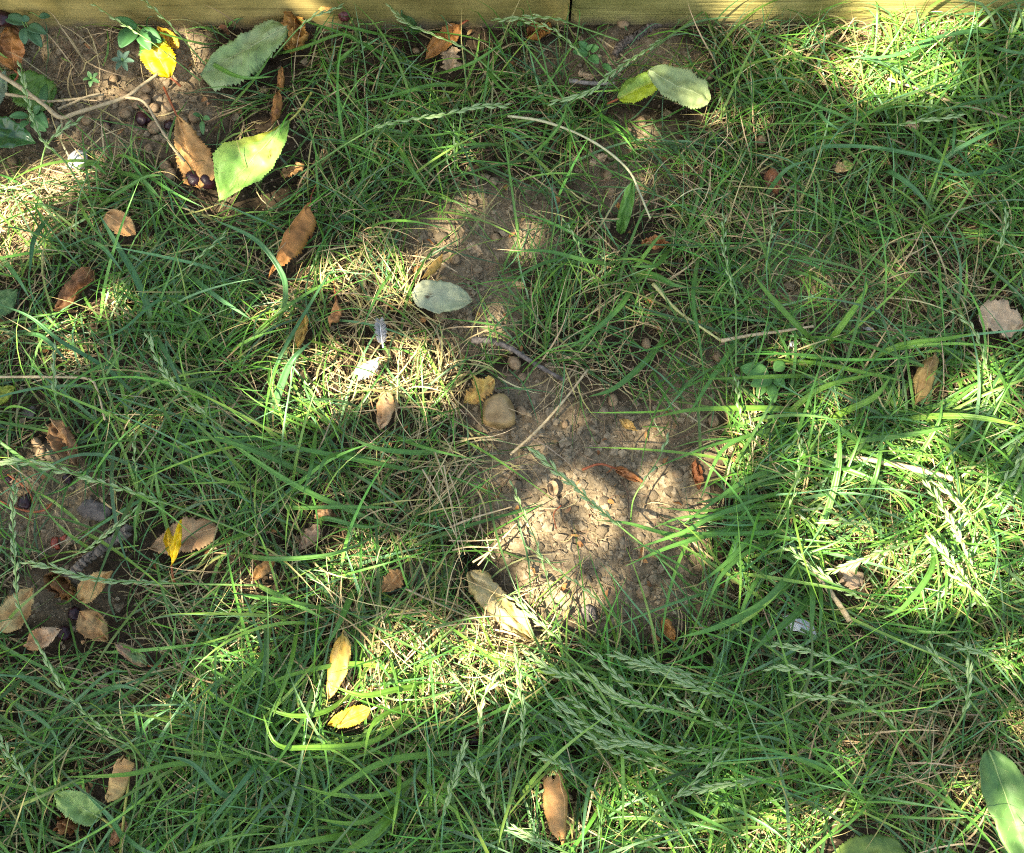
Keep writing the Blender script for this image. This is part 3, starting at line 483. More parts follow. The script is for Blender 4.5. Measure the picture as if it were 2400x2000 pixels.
# opened half shell: a bowl with a rim
P = at(1295, 1147, .004); r = 17 * mpp(1295, 1147); root = thing("stone_shell_half", "opened half of a cherry stone shell on the bare soil", "cherry stone", P)
th = np.linspace(0, 2 * math.pi, 19)[:-1]; V, Q = [], []
prof = [(1.0, .55), (.97, .25), (.7, .05), (.01, .0), (.6, .16), (.84, .33), (.88, .55)]
for rr, zz in prof: V += [(rr * r * .8 * math.cos(t), rr * r * 1.15 * math.sin(t), zz * r) for t in th]
for a in range(len(prof)):
    b2 = (a + 1) % len(prof)
    for j in range(18): Q.append([a * 18 + j, a * 18 + (j + 1) % 18, b2 * 18 + (j + 1) % 18, b2 * 18 + j])
obj("shell", mesh("half_shell", V, Q), M_STONE, root); keep(P, (1, 0, 0), r * 1.4, r * 1.4, .8)
for p, r, lb, sc in [((464, 432), 20, "dark red cherry at the foot of the tan-orange leaf", (1, .9, .85)), ((494, 436), 20, "near-black cherry touching the lime green leaf", (1, 1, .9)),
                     ((334, 277), 17, "dark cherry beside the thin dead stem branch", (1, .95, .8)), ((400, 292), 15, "dark cherry at the top of the tan-orange leaf", (1, .9, .8)), ((38, 90), 20, "dark cherry resting on the curled brown leaf", (.85, 1.1, .9)),
                     ((248, 294), 14, "small black cherry under the dead stem", (1, 1, .8)), ((62, 1178), 17, "purple wrinkled cherry under an orange stalk", (1, 1.1, .8)), ((163, 1126), 13, "dusky cherry under a crossing seed stalk", (1, 1, .8)),
                     ((20, 1124), 12, "dark berry at the bare ground's edge", (1, 1, .8)), ((174, 1438), 16, "blue-black cherry between two brown leaves", (1, .95, .9)), ((150, 1482), 18, "dark red cherry below the blue-black one", (1.1, .9, .8)),
                     ((1405, 214), 13, "dark shrivelled cherry beside the folded leaf stalk", (1, 1, .8)), ((1112, 1738), 12, "dark red berry deep in the lower grass", (1, 1, .8))]:
    zz = .03 if lb.startswith("dark cherry resting") else (.009 if ("lime green" in lb or "foot of the tan-orange" in lb) else None)
    round_thing("cherry", lb, "cherry", p, r, M_CHERRY, sc, .22, .5, z0=zz, I=I3)
M_PULP = simple("red_pulp", (.12, .015, .012), (.34, .07, .03), .4, .4, 300, .5)
for p, r, lb in [((131, 1275), 12, "torn red cherry flesh on dark litter"), ((152, 1262), 9, "scrap of wine-red cherry skin on dark litter")]:
    round_thing("cherry_scrap", lb, "cherry", p, r, M_PULP, (1.3, .8, .6), .4, .5)
# dried cherry husk with wrinkles, and its pale rim
P = at(808, 28, .03); r = 20 * mpp(808, 28); V, F = I3
husk = V * np.array([.8, 1.15, .9]) * (1 + .09 * np.sin(np.arctan2(V[:, 1], V[:, 0] * 1.0 + V[:, 2]) * 9))[:, None] * r
root = thing("dried_cherry", "wrinkled dried cherry under the orange leaf against the timber", "cherry", P); obj("husk", mesh("husk", husk, None, F), simple("husk_skin", (.05, .012, .012), (.17, .04, .04), .4, .4, 200, .3), root)
pth = smooth_path([(0, r * 1.4, .006), (r * .9, r * .9, .004), (r * 1.1, 0, .0), (r * .6, -r * 1.2, -.004)], 16); tube("stalk", pth, .0011, M_PETG, root, (0, 0, 0))
# flint
P = at(1167, 966, .01); r = 38 * mpp(1167, 966); V, F = I3; V = np.clip(V, -.78, .85) * np.array([1.12, 1.08, .85]); V = V * (1 + .2 * vn(V[:, 0] * 1.4 + 3, V[:, 1] * 1.4 + V[:, 2], 4) + .03 * vn(V[:, 0] * 5, V[:, 1] * 5 + V[:, 2] * 3, 2))[:, None]
tag(obj("flint_stone", mesh("flint", V * r, None, F), M_FLINT, None, (P[0], P[1], r * .55)), "squarish golden-brown flint stone at the top of the bare soil", "stone"); keep(P, (1, 0, 0), r * 1.35, r * 1.2, .97)
for p, r, m, lb, sc in [((182, 376), 26, M_CHALK, "white chalky lump in dry grass near dead stem", (1.1, .8, .6)), ((1858, 808), 8, M_WHITE, "tiny white chip on soil below the wide blades", (1.2, .8, .5)),
                        ((2028, 870), 7, M_WHITE, "tiny white chip under a bright green blade", (1, .8, .5)), ((225, 1200), 32, M_CHALK, "flat dark grey stone beside the straw clump", (1.2, .8, .4)), ((70, 968), 14, M_CHALK, "grey pebble in thin grass by the upright seed spike", (1.1, 1, .6)),
                        ((2040, 765), 9, M_CHALK, "pale oval grit on thin turf soil", (.6, 1.3, .5)), ((1380, 1440), 18, M_CHALK, "grey downy lump on the lower soil", (1.1, 1, .6))]:
    mm = m if lb.startswith(("white", "tiny", "pale")) else simple("grey_stone", (.07, .058, .048), (.19, .16, .13), .85, .2, 150, .5, .002)
    round_thing("pebble", lb, "stone", p, r, mm, sc, .3, .3, I=I3)
# white litter: a bent plastic strip
A = [at(1838, 1462, .012), at(1868, 1462, .02), at(1914, 1482, .014)]; p = smooth_path(A, 14); sd_ = np.array([-.3, 1, .15]) * .0062
V = np.vstack([p - sd_, p + sd_, p - sd_ - [0, 0, .0009], p + sd_ - [0, 0, .0009]]); n = 14; Q = []
for k in range(n - 1):
    Q += [[k, k + 1, n + k + 1, n + k], [2 * n + k + 1, 2 * n + k, 3 * n + k, 3 * n + k + 1], [k + 1, k, 2 * n + k, 2 * n + k + 1], [n + k, n + k + 1, 3 * n + k + 1, 3 * n + k]]
Q += [[0, n, 3 * n, 2 * n], [2 * n - 1, n - 1, 3 * n - 1, 4 * n - 1]]
tag(obj("plastic_strip", mesh("strip", V - p[0], Q), M_WHITE, None, p[0]), "white plastic strip half buried under long blades", "litter"); keep(p[7], p[-1] - p[0], .017, .008, .6)
# feather
def feather(label, pts, wpx, z):
    p = smooth_path([at(x, y, z) for x, y in pts], 22); root = thing("feather", label, "feather", p[0])
    tube("shaft", p - p[0], np.linspace(.0008, .0002, 22), M_WHITE, root, (0, 0, 0), 5)
    V, Q, o_ = [], [], 0; W = wpx * mpp(*pts[0]) / 2
    for sg in (-1, 1):
        for k in np.linspace(3, 21, 60):
            i = int(k); c = p[i] - p[0]; d = p[min(i + 1, 21)] - p[i - 1]; d /= np.linalg.norm(d); sdv = np.array([-d[1], d[0], 0]) * sg
            L = W * (.55 + .45 * math.sin(k / 21 * 3)) * RNG.uniform(.8, 1.15); e = c + sdv * L + d * L * .8 + [0, 0, RNG.uniform(-.001, .003)]; m_ = (c + e) / 2 + [0, 0, .001]; t = d * .00035
            V += [c - t, c + t, m_ - t * 1.3, m_ + t * 1.3, e - t * .5, e + t * .5]; Q += [[o_, o_ + 1, o_ + 3, o_ + 2], [o_ + 2, o_ + 3, o_ + 5, o_ + 4]]; o_ += 6
    obj("vane", mesh("vane", V, Q), M_FEATH, root); keep(p[11], p[-1] - p[0], .014, .008, .7)
feather("small slate-grey feather caught in the straw tuft", [(898, 815), (894, 790), (890, 752)], 26, .026)
feather("downy white feather tangled in sunlit straw", [(888, 838), (870, 860), (842, 880)], 34, .024)

# ------------------------------------------------------------------ twigs and stems
def stem(name, label, pts, rpx, mat, cat="stem", z=.012, group=None, k=7, zs=None, n=None, taper=.7, parent=None):
    n = n or max(14, 5 * len(pts)); zs = zs or [z] * len(pts)
    p = smooth_path([at(x, y, zz) for (x, y), zz in zip(pts, zs)], n); r = rpx * mpp(*pts[0])
    rr = np.linspace(1, taper, n) * r * (1 + .12 * RNG.standard_normal(n))
    if parent is not None:
        for q in range(2, len(p) - 1, 3): keep(p[q], p[q + 1] - p[q - 1], .01, r * 1.3, .75)
        return tube(name, p - np.array(parent.location), rr, mat, parent, (0, 0, 0), k)
    for q in range(len(p) // 4, len(p), max(2, len(p) // 6)): keep(p[q], p[min(q + 1, len(p) - 1)] - p[q - 1], .008, r * 1.2, .7 if cat == "twig" else .35)
    o = tube(name, p, rr, mat, None, None, k); return tag(o, label, cat, group)
P = at(-12, 168, .03); root = thing("dead_plant_stem", "pale dead branching plant stem crossing the bare corner soil", "stem", P)
for nm, pts, r, zs in [("main_stem", [(-12, 168), (60, 214), (108, 250), (142, 276), (182, 264), (290, 229), (332, 200), (372, 173)], 5.5, [.036, .034, .03, .026, .026, .028, .028, .024]),
                       ("side_branch", [(294, 228), (338, 240), (374, 298), (408, 350), (432, 378)], 3.6, [.028, .028, .028, .03, .034]), ("side_branch", [(14, 221), (60, 228), (118, 238), (200, 229), (244, 222)], 3.6, [.022, .024, .024, .022, .02]),
                       ("side_branch", [(136, 256), (165, 244), (200, 228), (236, 219)], 3.4, [.022, .022, .024, .024]), ("side_branch", [(142, 276), (146, 300), (143, 330)], 3, [.018, .012, .006])]:
    stem(nm, None, pts, r, M_STEM, zs=zs, parent=root, n=40)
stem("stick", "weathered grey-brown stick lying across the bare soil neck", [(1105, 798), (1150, 800), (1198, 818), (1245, 848), (1322, 892)], 7.5, simple("stick_bark", (.05, .042, .036), (.2, .17, .14), .85, .15, 240, .8, .001), "twig", .011, n=40, k=9, taper=.6)
def ringed(label, pts, rpx, c1, z):
    n = 90; p = smooth_path([at(x, y, z) for x, y in pts], n); r = rpx * mpp(*pts[0]); t = np.arange(n)
    ph_ = np.cumsum(RNG.uniform(.45, 1.25, n)); rr = r * (.86 + .09 * np.sin(ph_) + .05 * RNG.standard_normal(n)) * np.linspace(1, .72, n) * (1 + .15 * vn(t * .13, t * 0, 3))
    p = p + RNG.standard_normal((n, 3)) * r * .05
    V, Q, T = tube_vf(p, rr, 11); V = V + RNG.standard_normal(V.shape) * r * .08
    light = np.repeat(np.clip(.5 + .7 * np.sin(ph_), 0, 1), 11) * RNG.uniform(.3, 1.0, n * 11); light = np.concatenate([light, [0, 0]])[:, None]
    C = np.array(c1) * (.6 + .55 * light); o = obj("twig", mesh("twig", V - p[0], Q, T, C), M_BARK, None, p[0]); keep((p[0] + p[-1]) / 2, p[-1] - p[0], np.linalg.norm(p[-1] - p[0]) * .52, r * 1.5, .9)
    return tag(o, label, "twig")
ringed("grey ringed spur twig against the rough timber", [(1542, 52), (1492, 84), (1458, 104), (1440, 128)], 13, (.15, .125, .1), .013)
ringed("dark ridged twig with pale rings among brown leaves", [(300, 1244), (248, 1280), (202, 1314), (160, 1352)], 15, (.15, .125, .095), .02)
stem("thin_twig", "thin brown twig running under the ringed spur", [(1400, 88), (1440, 115), (1478, 148)], 3, M_STEM, "twig", .01)
stem("stick", "flat grey stick beside the beige leaf chip", [(1334, 189), (1380, 195), (1440, 196)], 5, simple("grey_wood", (.13, .12, .1), (.3, .27, .23), .8, .15, 200, .5), "twig", .008, taper=.9)
stem("straw_stem", "long whitish straw stem lying across the wide tuft", [(1690, 799), (1760, 786), (1830, 777), (1906, 765)], 4.2, M_STRAWST, "straw", .03, taper=.7)
stem("straw_stem", "yellowing stem meeting the whitish straw at a joint", [(1530, 665), (1590, 730), (1650, 772), (1690, 799)], 4, simple("yellow_stem", (.3, .32, .1), (.5, .46, .2), .5, .3, 200, .1), "straw", .028, taper=.8)
stem("grey_stem", "grey dead stem crossing the dense lawn below lit timber", [(2080, 185), (2150, 208), (2220, 235), (2300, 258), (2366, 276)], 3.8, M_STEM, "stem", .03)
stem("straw_stem", "pale flattened straw across the lush tuft", [(1955, 1068), (2040, 1078), (2110, 1092), (2180, 1108), (2232, 1122)], 6, M_STRAWST, "straw", .035, taper=1.2)
stem("straw_stem", "short thick buff straw ending bluntly in grass", [(1885, 1312), (1925, 1362), (1962, 1410), (1992, 1456)], 4, M_STRAWST, "straw", .035, taper=1.7)
stem("pale_stem", "long pale stem curving down beside the strap-shaped leaf", [(1190, 272), (1270, 284), (1350, 312), (1420, 352), (1475, 402), (1500, 455), (1524, 512)], 3, simple("pale_green_stem", (.34, .34, .17), (.5, .47, .27), .5, .3, 200, .1), "stem", .035, taper=.8)
stem("straw_stem", "pale straw running level then bending into grass", [(-10, 884), (110, 884), (205, 888), (228, 915), (246, 985)], 3.4, M_STRAWST, "straw", .035)
stem("straw_stem", "forked straw leaning across the top of bare soil", [(1196, 1066), (1262, 1006), (1325, 935), (1378, 866)], 3.6, M_STRAWST, "straw", .02)
GD = "bleached straws of the dry tuft by the soil hollow"
for pts in [[(1052, 1108), (1076, 1180), (1096, 1272)], [(1052, 1267), (1100, 1268), (1166, 1265)], [(1120, 1325), (1170, 1270), (1212, 1226)], [(1124, 1184), (1124, 1230), (1112, 1268)], [(1054, 1236), (1110, 1214), (1200, 1188)], [(1060, 1290), (1100, 1282), (1172, 1285)], [(1140, 1260), (1150, 1300), (1160, 1310)],
            [(1108, 1318), (1150, 1290), (1200, 1240)], [(1040, 1090), (1060, 1200), (1078, 1300)], [(990, 1100), (1030, 1170), (1070, 1260)], [(1020, 1060), (1050, 1150), (1090, 1300)], [(940, 1560), (1000, 1500), (1060, 1440)], [(1030, 1470), (1090, 1462), (1150, 1466)], [(950, 1380), (1060, 1430), (1140, 1460)]]:
    stem("straw_stem", "bleached straw in the dry tuft by the soil hollow", pts, RNG.uniform(1.6, 2.6), M_STRAWST, "straw", RNG.uniform(.014, .035), GD, k=5)
GR = "orange cherry stalks on the bare ground edge"
for pts in [[(18, 1112), (48, 1134), (68, 1152), (80, 1180)], [(122, 1180), (108, 1194), (80, 1200), (40, 1192), (-5, 1172)]]:
    stem("cherry_stalk", "orange-brown cherry stalk by the purple cherry", pts, 2.6, M_RED, "stalk", .016, GR)
for pts, lb in [([(1155, 45), (1190, 26), (1215, 30)], "thin red stalk against the timber above the chestnut leaf"), ([(730, 560), (728, 470), (742, 430)], "thin orange stalk above the cigar leaf"), ([(1315, 1185), (1298, 1205), (1304, 1240)], "reddish fibre lying on sunlit soil"), ([(790, 712), (786, 690), (782, 660)], "thin stalk rising from the straw tuft")]:
    stem("cherry_stalk", lb, pts, 1.9, M_RED, "stalk", .012)

# ------------------------------------------------------------------ seed heads
def spikelet_mesh():
    V, T = [], []; o_ = 0
    for (dx, dy, ang, L, Wd) in [(0, 0, .02, 1.25, .105), (.14, .04, .15, .95, .10), (.3, -.01, .05, 1.05, .095)]:
        ca, sa = math.cos(ang), math.sin(ang); ring = []
        for t, wv in [(.0, .25), (.3, 1), (.65, .75)]:
            for q in range(4):
                a = q * math.pi / 2; y = math.cos(a) * wv * Wd; zz = math.sin(a) * wv * Wd * .7; x = t * L
                ring.append((dx + x * ca - y * sa, dy + x * sa + y * ca, zz))
        tipv = (dx + L * ca, dy + L * sa, .0); V += ring + [tipv]
        for r_ in range(2):
            for q in range(4):
                a, b, c, d = r_ * 4 + q, r_ * 4 + (q + 1) % 4, r_ * 4 + 4 + (q + 1) % 4, r_ * 4 + 4 + q; T += [[o_ + a, o_ + b, o_ + c], [o_ + a, o_ + c, o_ + d]]
        for q in range(4): T.append([o_ + 8 + q, o_ + 8 + (q + 1) % 4, o_ + 12])
        o_ += 13
    me = mesh("spikelet", V, None, T); me.materials.append(M_SEED); return me
SPK = spikelet_mesh()
def seed_head(pts, label, group=None, frac=.55, zt=.056, zr=.03, size=1.0, pitch=23):
    """pts: tip first, running down towards the root"""
    m = mpp(*pts[0]); n = 60; size *= RNG.uniform(.78, 1.0)
    zz = np.linspace(0, 1, len(pts)); zs = zt * (1 - zz) + zr * zz + .014 * np.sin(zz * 3.1)
    p = smooth_path([at(x, y, z) for (x, y), z in zip(pts, zs)], n)
    root = thing("grass_seed_head", label, "seed head", p[-1], group)
    tube("stalk", p - p[-1], np.linspace(.0005, .0011, n) * size, M_SEEDST, root, (0, 0, 0), 5)
    d = np.concatenate([[0], np.cumsum(np.linalg.norm(np.diff(p, axis=0), axis=1))]); Ls = d[-1] * frac; step = pitch * m * .5; s = .003; sg = 1
    roll0 = RNG.uniform(-.5, .5)
    while s < Ls:
        i = min(n - 2, int(np.searchsorted(d, s))); c = p[i]; dr = p[max(0, i - 1)] - p[i + 1]; dr /= np.linalg.norm(dr)
        sv = np.cross([0, 0, 1], dr); sv /= np.linalg.norm(sv) + 1e-9; up = np.cross(dr, sv); ca, sa = math.cos(roll0), math.sin(roll0); sv, up = sv * ca + up * sa, up * ca - sv * sa
        an = RNG.uniform(.0, .26); X = dr * math.cos(an) + sv * sg * math.sin(an); Y = sv * sg * math.cos(an) - dr * math.sin(an); Z = np.cross(X, Y)
        sc = size * RNG.uniform(.0092, .0120) * (1 - .35 * s / Ls) * (.7 + .3 * min(1, s / .02))
        if RNG.random() < .1: s += step * RNG.uniform(.85, 1.4); sg = -sg; continue
        o = bpy.data.objects.new("spikelet", SPK); COL.objects.link(o); o.parent = root
        M = Matrix(((X[0], Y[0], Z[0]), (X[1], Y[1], Z[1]), (X[2], Y[2], Z[2]))).to_4x4(); M.translation = Vector(c - p[-1] + sv * sg * .0004); o.matrix_basis = M @ Matrix.Diagonal((sc, sc, sc, 1))
        s += step * RNG.uniform(.6, 1.5); sg = -sg
GS = "seed heads of the dense spray over the lower lawn"; LS = "slender grey-green seed head in the dense spray over the lower lawn"
for pts in [[(1440, 1535), (1510, 1556), (1600, 1575), (1713, 1600)], [(1290, 1632), (1340, 1672), (1390, 1705), (1470, 1735), (1560, 1765)], [(1335, 1635), (1380, 1668), (1430, 1700), (1520, 1770), (1600, 1830)], [(1365, 1575), (1450, 1635), (1510, 1655), (1570, 1665), (1700, 1690)],
            [(1232, 1525), (1295, 1575), (1365, 1600), (1425, 1665), (1500, 1715), (1600, 1770)], [(1395, 1530), (1450, 1590), (1510, 1640), (1560, 1720)], [(1230, 1755), (1290, 1780), (1340, 1810), (1400, 1860)], [(1485, 1560), (1560, 1575), (1640, 1600), (1720, 1630)],
            [(1570, 1625), (1630, 1665), (1700, 1705), (1790, 1730)], [(1410, 1745), (1480, 1742), (1560, 1755), (1680, 1760), (1800, 1745)], [(1800, 1565), (1880, 1572), (1950, 1590), (2030, 1605), (2110, 1605)], [(1810, 1510), (1880, 1522), (1950, 1545), (2080, 1595), (2150, 1620)],
            [(1300, 1660), (1370, 1715), (1440, 1760), (1540, 1790), (1640, 1850)], [(1850, 1625), (1920, 1635), (1990, 1640), (2050, 1665), (2120, 1725), (2178, 1762)], [(1520, 1545), (1600, 1600), (1690, 1630), (1790, 1660)]]:
    seed_head(pts, route("slender seed head" if abs(pts[0][1] - pts[-1][1]) < 90 else "slanting seed head", pts[0], pts[-1], "in the spray by"), GS, .7)
GB = "seed heads over the sunny lawn side"; LB = "pale seed head lit over the lush lawn beside the flattened straw"
for pts in [[(2170, 1133), (2200, 1177), (2243, 1250), (2263, 1300), (2280, 1337), (2303, 1397), (2342, 1487)], [(2197, 1133), (2230, 1165), (2270, 1205), (2320, 1260)], [(2208, 1328), (2257, 1368), (2312, 1414), (2370, 1480)], [(2400, 1062), (2355, 1130), (2310, 1185), (2220, 1245)], [(2180, 1260), (2240, 1330), (2300, 1420)]]:
    seed_head(pts, route("pale sunlit seed head", pts[0], pts[-1], "hanging over"), GB, .65, .06)
for pts, lb in [([(48, 148), (62, 225), (95, 322), (150, 376), (190, 440), (226, 506)], "long seed head crossing the dead stem and glossy leaf"), ([(188, 282), (150, 300), (125, 322), (105, 350), (90, 420)], "short nodding seed head below the dead stem"),
                ([(218, 8), (270, 45), (370, 110), (470, 190)], "thin dark seed stalk hanging past the yellow leaf"), ([(330, -5), (365, 25), (402, 62), (480, 150)], "wispy seed stalk in front of the smooth timber"),
                ([(802, 14), (765, 28), (730, 42), (695, 72), (640, 135)], "pale seed head reaching the wrinkled dried cherry"), ([(912, 12), (950, 52), (1010, 80), (1100, 122), (1200, 215)], "seed head crossing the rust-brown leaf"),
                ([(1150, 48), (1200, 44), (1260, 40), (1310, 46), (1350, 60), (1450, 95)], "arched seed head low against the timber joint"), ([(1205, 42), (1288, 66), (1330, 96), (1372, 140), (1402, 168), (1450, 210)], "pale seed head running into the small clover"),
                ([(1295, 240), (1380, 216), (1430, 175), (1480, 140), (1590, 70), (1690, -5)], "long straight seed head sweeping past the folded leaf"), ([(1190, 247), (1120, 250), (1050, 268), (950, 282), (880, 300), (800, 345), (700, 410)], "long seed head arching over the upper lawn"),
                ([(345, 782), (378, 858), (430, 930), (520, 1002), (610, 1075)], "thick green seed head pointing out of the green tuft"), ([(133, 812), (127, 860), (126, 910), (138, 960), (156, 1000)], "upright seed head in shaded turf beside level straw"),
                ([(1246, 1050), (1310, 1110), (1360, 1152), (1400, 1190), (1500, 1272), (1600, 1352)], "bold pale seed head lying across the bare soil"), ([(1198, 1128), (1226, 1200), (1257, 1271), (1294, 1400), (1316, 1510)], "thin dark green seed stalk down the sunlit soil"),
                ([(1236, 1280), (1308, 1337), (1377, 1386), (1437, 1443), (1500, 1510)], "slim seed head over the lower bare soil"), ([(1202, 1400), (1240, 1438), (1275, 1470), (1310, 1500), (1360, 1580)], "bushy seed head over the cream-yellow leaf end"),
                ([(1568, 1020), (1543, 1077), (1511, 1125), (1485, 1171), (1478, 1220)], "thin seed stalk dropping onto upper bare soil"), ([(-8, 1086), (50, 1082), (110, 1094), (220, 1126), (330, 1160), (460, 1205), (600, 1260)], "long pale seed head over bare ground and turf edge"),
                ([(36, 1138), (30, 1220), (36, 1330), (42, 1410), (74, 1485), (142, 1595)], "tall upright seed head beside the khaki leaf"), ([(60, 1318), (120, 1330), (170, 1345), (230, 1358), (350, 1366), (600, 1372)], "bushy seed head crossing the ridged twig end"),
                ([(318, 1196), (275, 1232), (240, 1260), (195, 1292), (120, 1320)], "seed head leaning over the middle of the ridged twig"), ([(316, 1008), (314, 1060), (320, 1110), (325, 1165)], "fine wavy seed stalk above the vivid yellow curl"),
                ([(-4, 1722), (22, 1772), (60, 1820), (100, 1880), (142, 1914)], "pale seed head above the light green toothed leaf"), ([(86, 1500), (130, 1590), (200, 1672), (260, 1725), (316, 1768), (318, 1900)], "yellow-green seed stalk ending at the tan scrolled leaf"),
                ([(1186, 1556), (1150, 1610), (1128, 1650), (1124, 1740), (1112, 1830)], "feathery seed head over dark lower grass"), ([(1098, 1792), (1130, 1850), (1155, 1910), (1182, 1990)], "pale seed head beside the orange-tan scrolled leaf"),
                ([(1090, 1740), (1064, 1830), (1035, 1920), (1008, 2000)], "upright yellow-green seed stalk at the lower lawn edge"), ([(1702, 1764), (1650, 1810), (1580, 1872), (1520, 1922), (1448, 2000)], "brightest broad seed head slanting over sunlit straw"),
                ([(1212, 1520), (1220, 1625), (1228, 1700), (1214, 1800), (1200, 1880)], "upright seed head above the orange-tan scrolled leaf"), ([(1198, 1938), (1250, 1965), (1330, 1998), (1400, 2020)], "seed head lying below the orange-tan scrolled leaf"),
                ([(1590, 1862), (1650, 1850), (1700, 1840), (1800, 1824), (1900, 1795)], "level seed head beside the brightest broad one"), ([(2176, 1502), (2200, 1550), (2250, 1612), (2310, 1690)], "stout seed head dropping towards the hairy weed leaf"),
                ([(2270, 1515), (2270, 1585), (2260, 1670), (2210, 1748)], "curving seed head above the hairy weed leaf"), ([(2228, 1508), (2290, 1528), (2350, 1552), (2400, 1602), (2430, 1650)], "blurred broad seed head leaving the lawn edge"),
                ([(1872, 1012), (1877, 1050), (1868, 1115), (1857, 1170), (1828, 1230), (1798, 1280)], "slender upright seed head in the lush tuft"), ([(1922, 1222), (1980, 1224), (2040, 1230), (2110, 1245)], "level seed head above the beige lobed scrap"),
                ([(1935, 1344), (2015, 1315), (2085, 1288), (2156, 1268), (2230, 1250)], "pale seed head touching the beige lobed scrap"), ([(1843, 1284), (1890, 1318), (1970, 1378), (2040, 1410), (2120, 1440)], "seed head crossing under the thick buff straw"),
                ([(1320, 512), (1345, 555), (1362, 590), (1400, 660)], "small seed stalk at the edge of the wide blades"), ([(1697, 500), (1697, 585), (1710, 650), (1724, 705), (1725, 860)], "fine upright seed stalk in the mid lawn"),
                ([(2360, 496), (2354, 550), (2338, 592), (2300, 660)], "seed head above the large beige papery leaf"), ([(2232, 728), (2285, 778), (2322, 900), (2338, 990)], "wiry seed stalk below the large beige papery leaf"), ([(1818, 480), (1806, 560), (1792, 640)], "little seed head in thin turf beside blades"),
                ([(1725, 885), (1732, 960), (1745, 1000), (1760, 1060)], "thin seed stalk beside the clover leaves"), ([(528, 548), (480, 590), (410, 650), (350, 685)], "thin seed head in dark turf below the flat tan leaf"), ([(2250, 272), (2180, 280), (2100, 292), (2020, 290)], "level seed stalk in the dense upper lawn")]:
    slim = any(q in lb for q in ("thin", "fine", "wispy", "wiry", "slim", "slender", "little", "small"))
    seed_head(pts, lb, None, .62, .056, .026, .72 if slim else 1.0, 30 if slim else 23)

# ------------------------------------------------------------------ long single blades
def big_blade(pts, wpx, label, group, c, z=.04, twist=.5):
    """pts root first"""
    m = mpp(*pts[0]); n = 26; zz = np.linspace(0, 1, len(pts)); zs = .012 + (z - .012) * np.sin(np.clip(zz * 1.25, 0, 1) * math.pi / 2)
    p = smooth_path([at(x, y, q) for (x, y), q in zip(pts, zs)], n); t = np.linspace(0, 1, n)
    T = np.gradient(p, axis=0); T /= np.linalg.norm(T, axis=1)[:, None]; A = np.cross([0, 0, 1], T); A /= np.linalg.norm(A, axis=1)[:, None]; B = np.cross(T, A)
    ro = RNG.uniform(-.4, .4) + twist * (t - .5) * RNG.choice([-1, 1]); A, B = A * np.cos(ro)[:, None] + B * np.sin(ro)[:, None], B * np.cos(ro)[:, None] - A * np.sin(ro)[:, None]
    wd = wpx * m * .62 * np.minimum(1, .55 + t * 2) * np.clip(1 - t ** 4, .02, 1) ** .9
    V = np.stack([p + A * wd[:, None], p + A * wd[:, None] * .5 - B * wd[:, None] * .22, p - B * wd[:, None] * .42, p - A * wd[:, None] * .5 - B * wd[:, None] * .22, p - A * wd[:, None]], 1).reshape(-1, 3)
    i = np.arange(n - 1)[:, None] * 5 + np.arange(4)[None, :]; Q = np.stack([i, i + 1, i + 6, i + 5], -1).reshape(-1, 4)
    cc = np.array(c) * RNG.uniform(.85, 1.15); f = np.clip(.35 - t, 0, 1)[:, None]; C = cc * (1 - f) + np.array([.26, .30, .1]) * f
    C = np.repeat(C, 5, axis=0) * np.tile([1, .92, 1.12, .92, 1], n)[:, None]
    o = obj("grass_strand", mesh("grass_strand", V - p[0], Q, None, C), M_GRASS, None, p[0]); tag(o, label, "grass blade", group)
    sm = o.modifiers.new("thick", 'SOLIDIFY'); sm.thickness = .0002
GR1 = (.09, .235, .04); GR2 = (.065, .19, .06); GR3 = (.14, .30, .035)
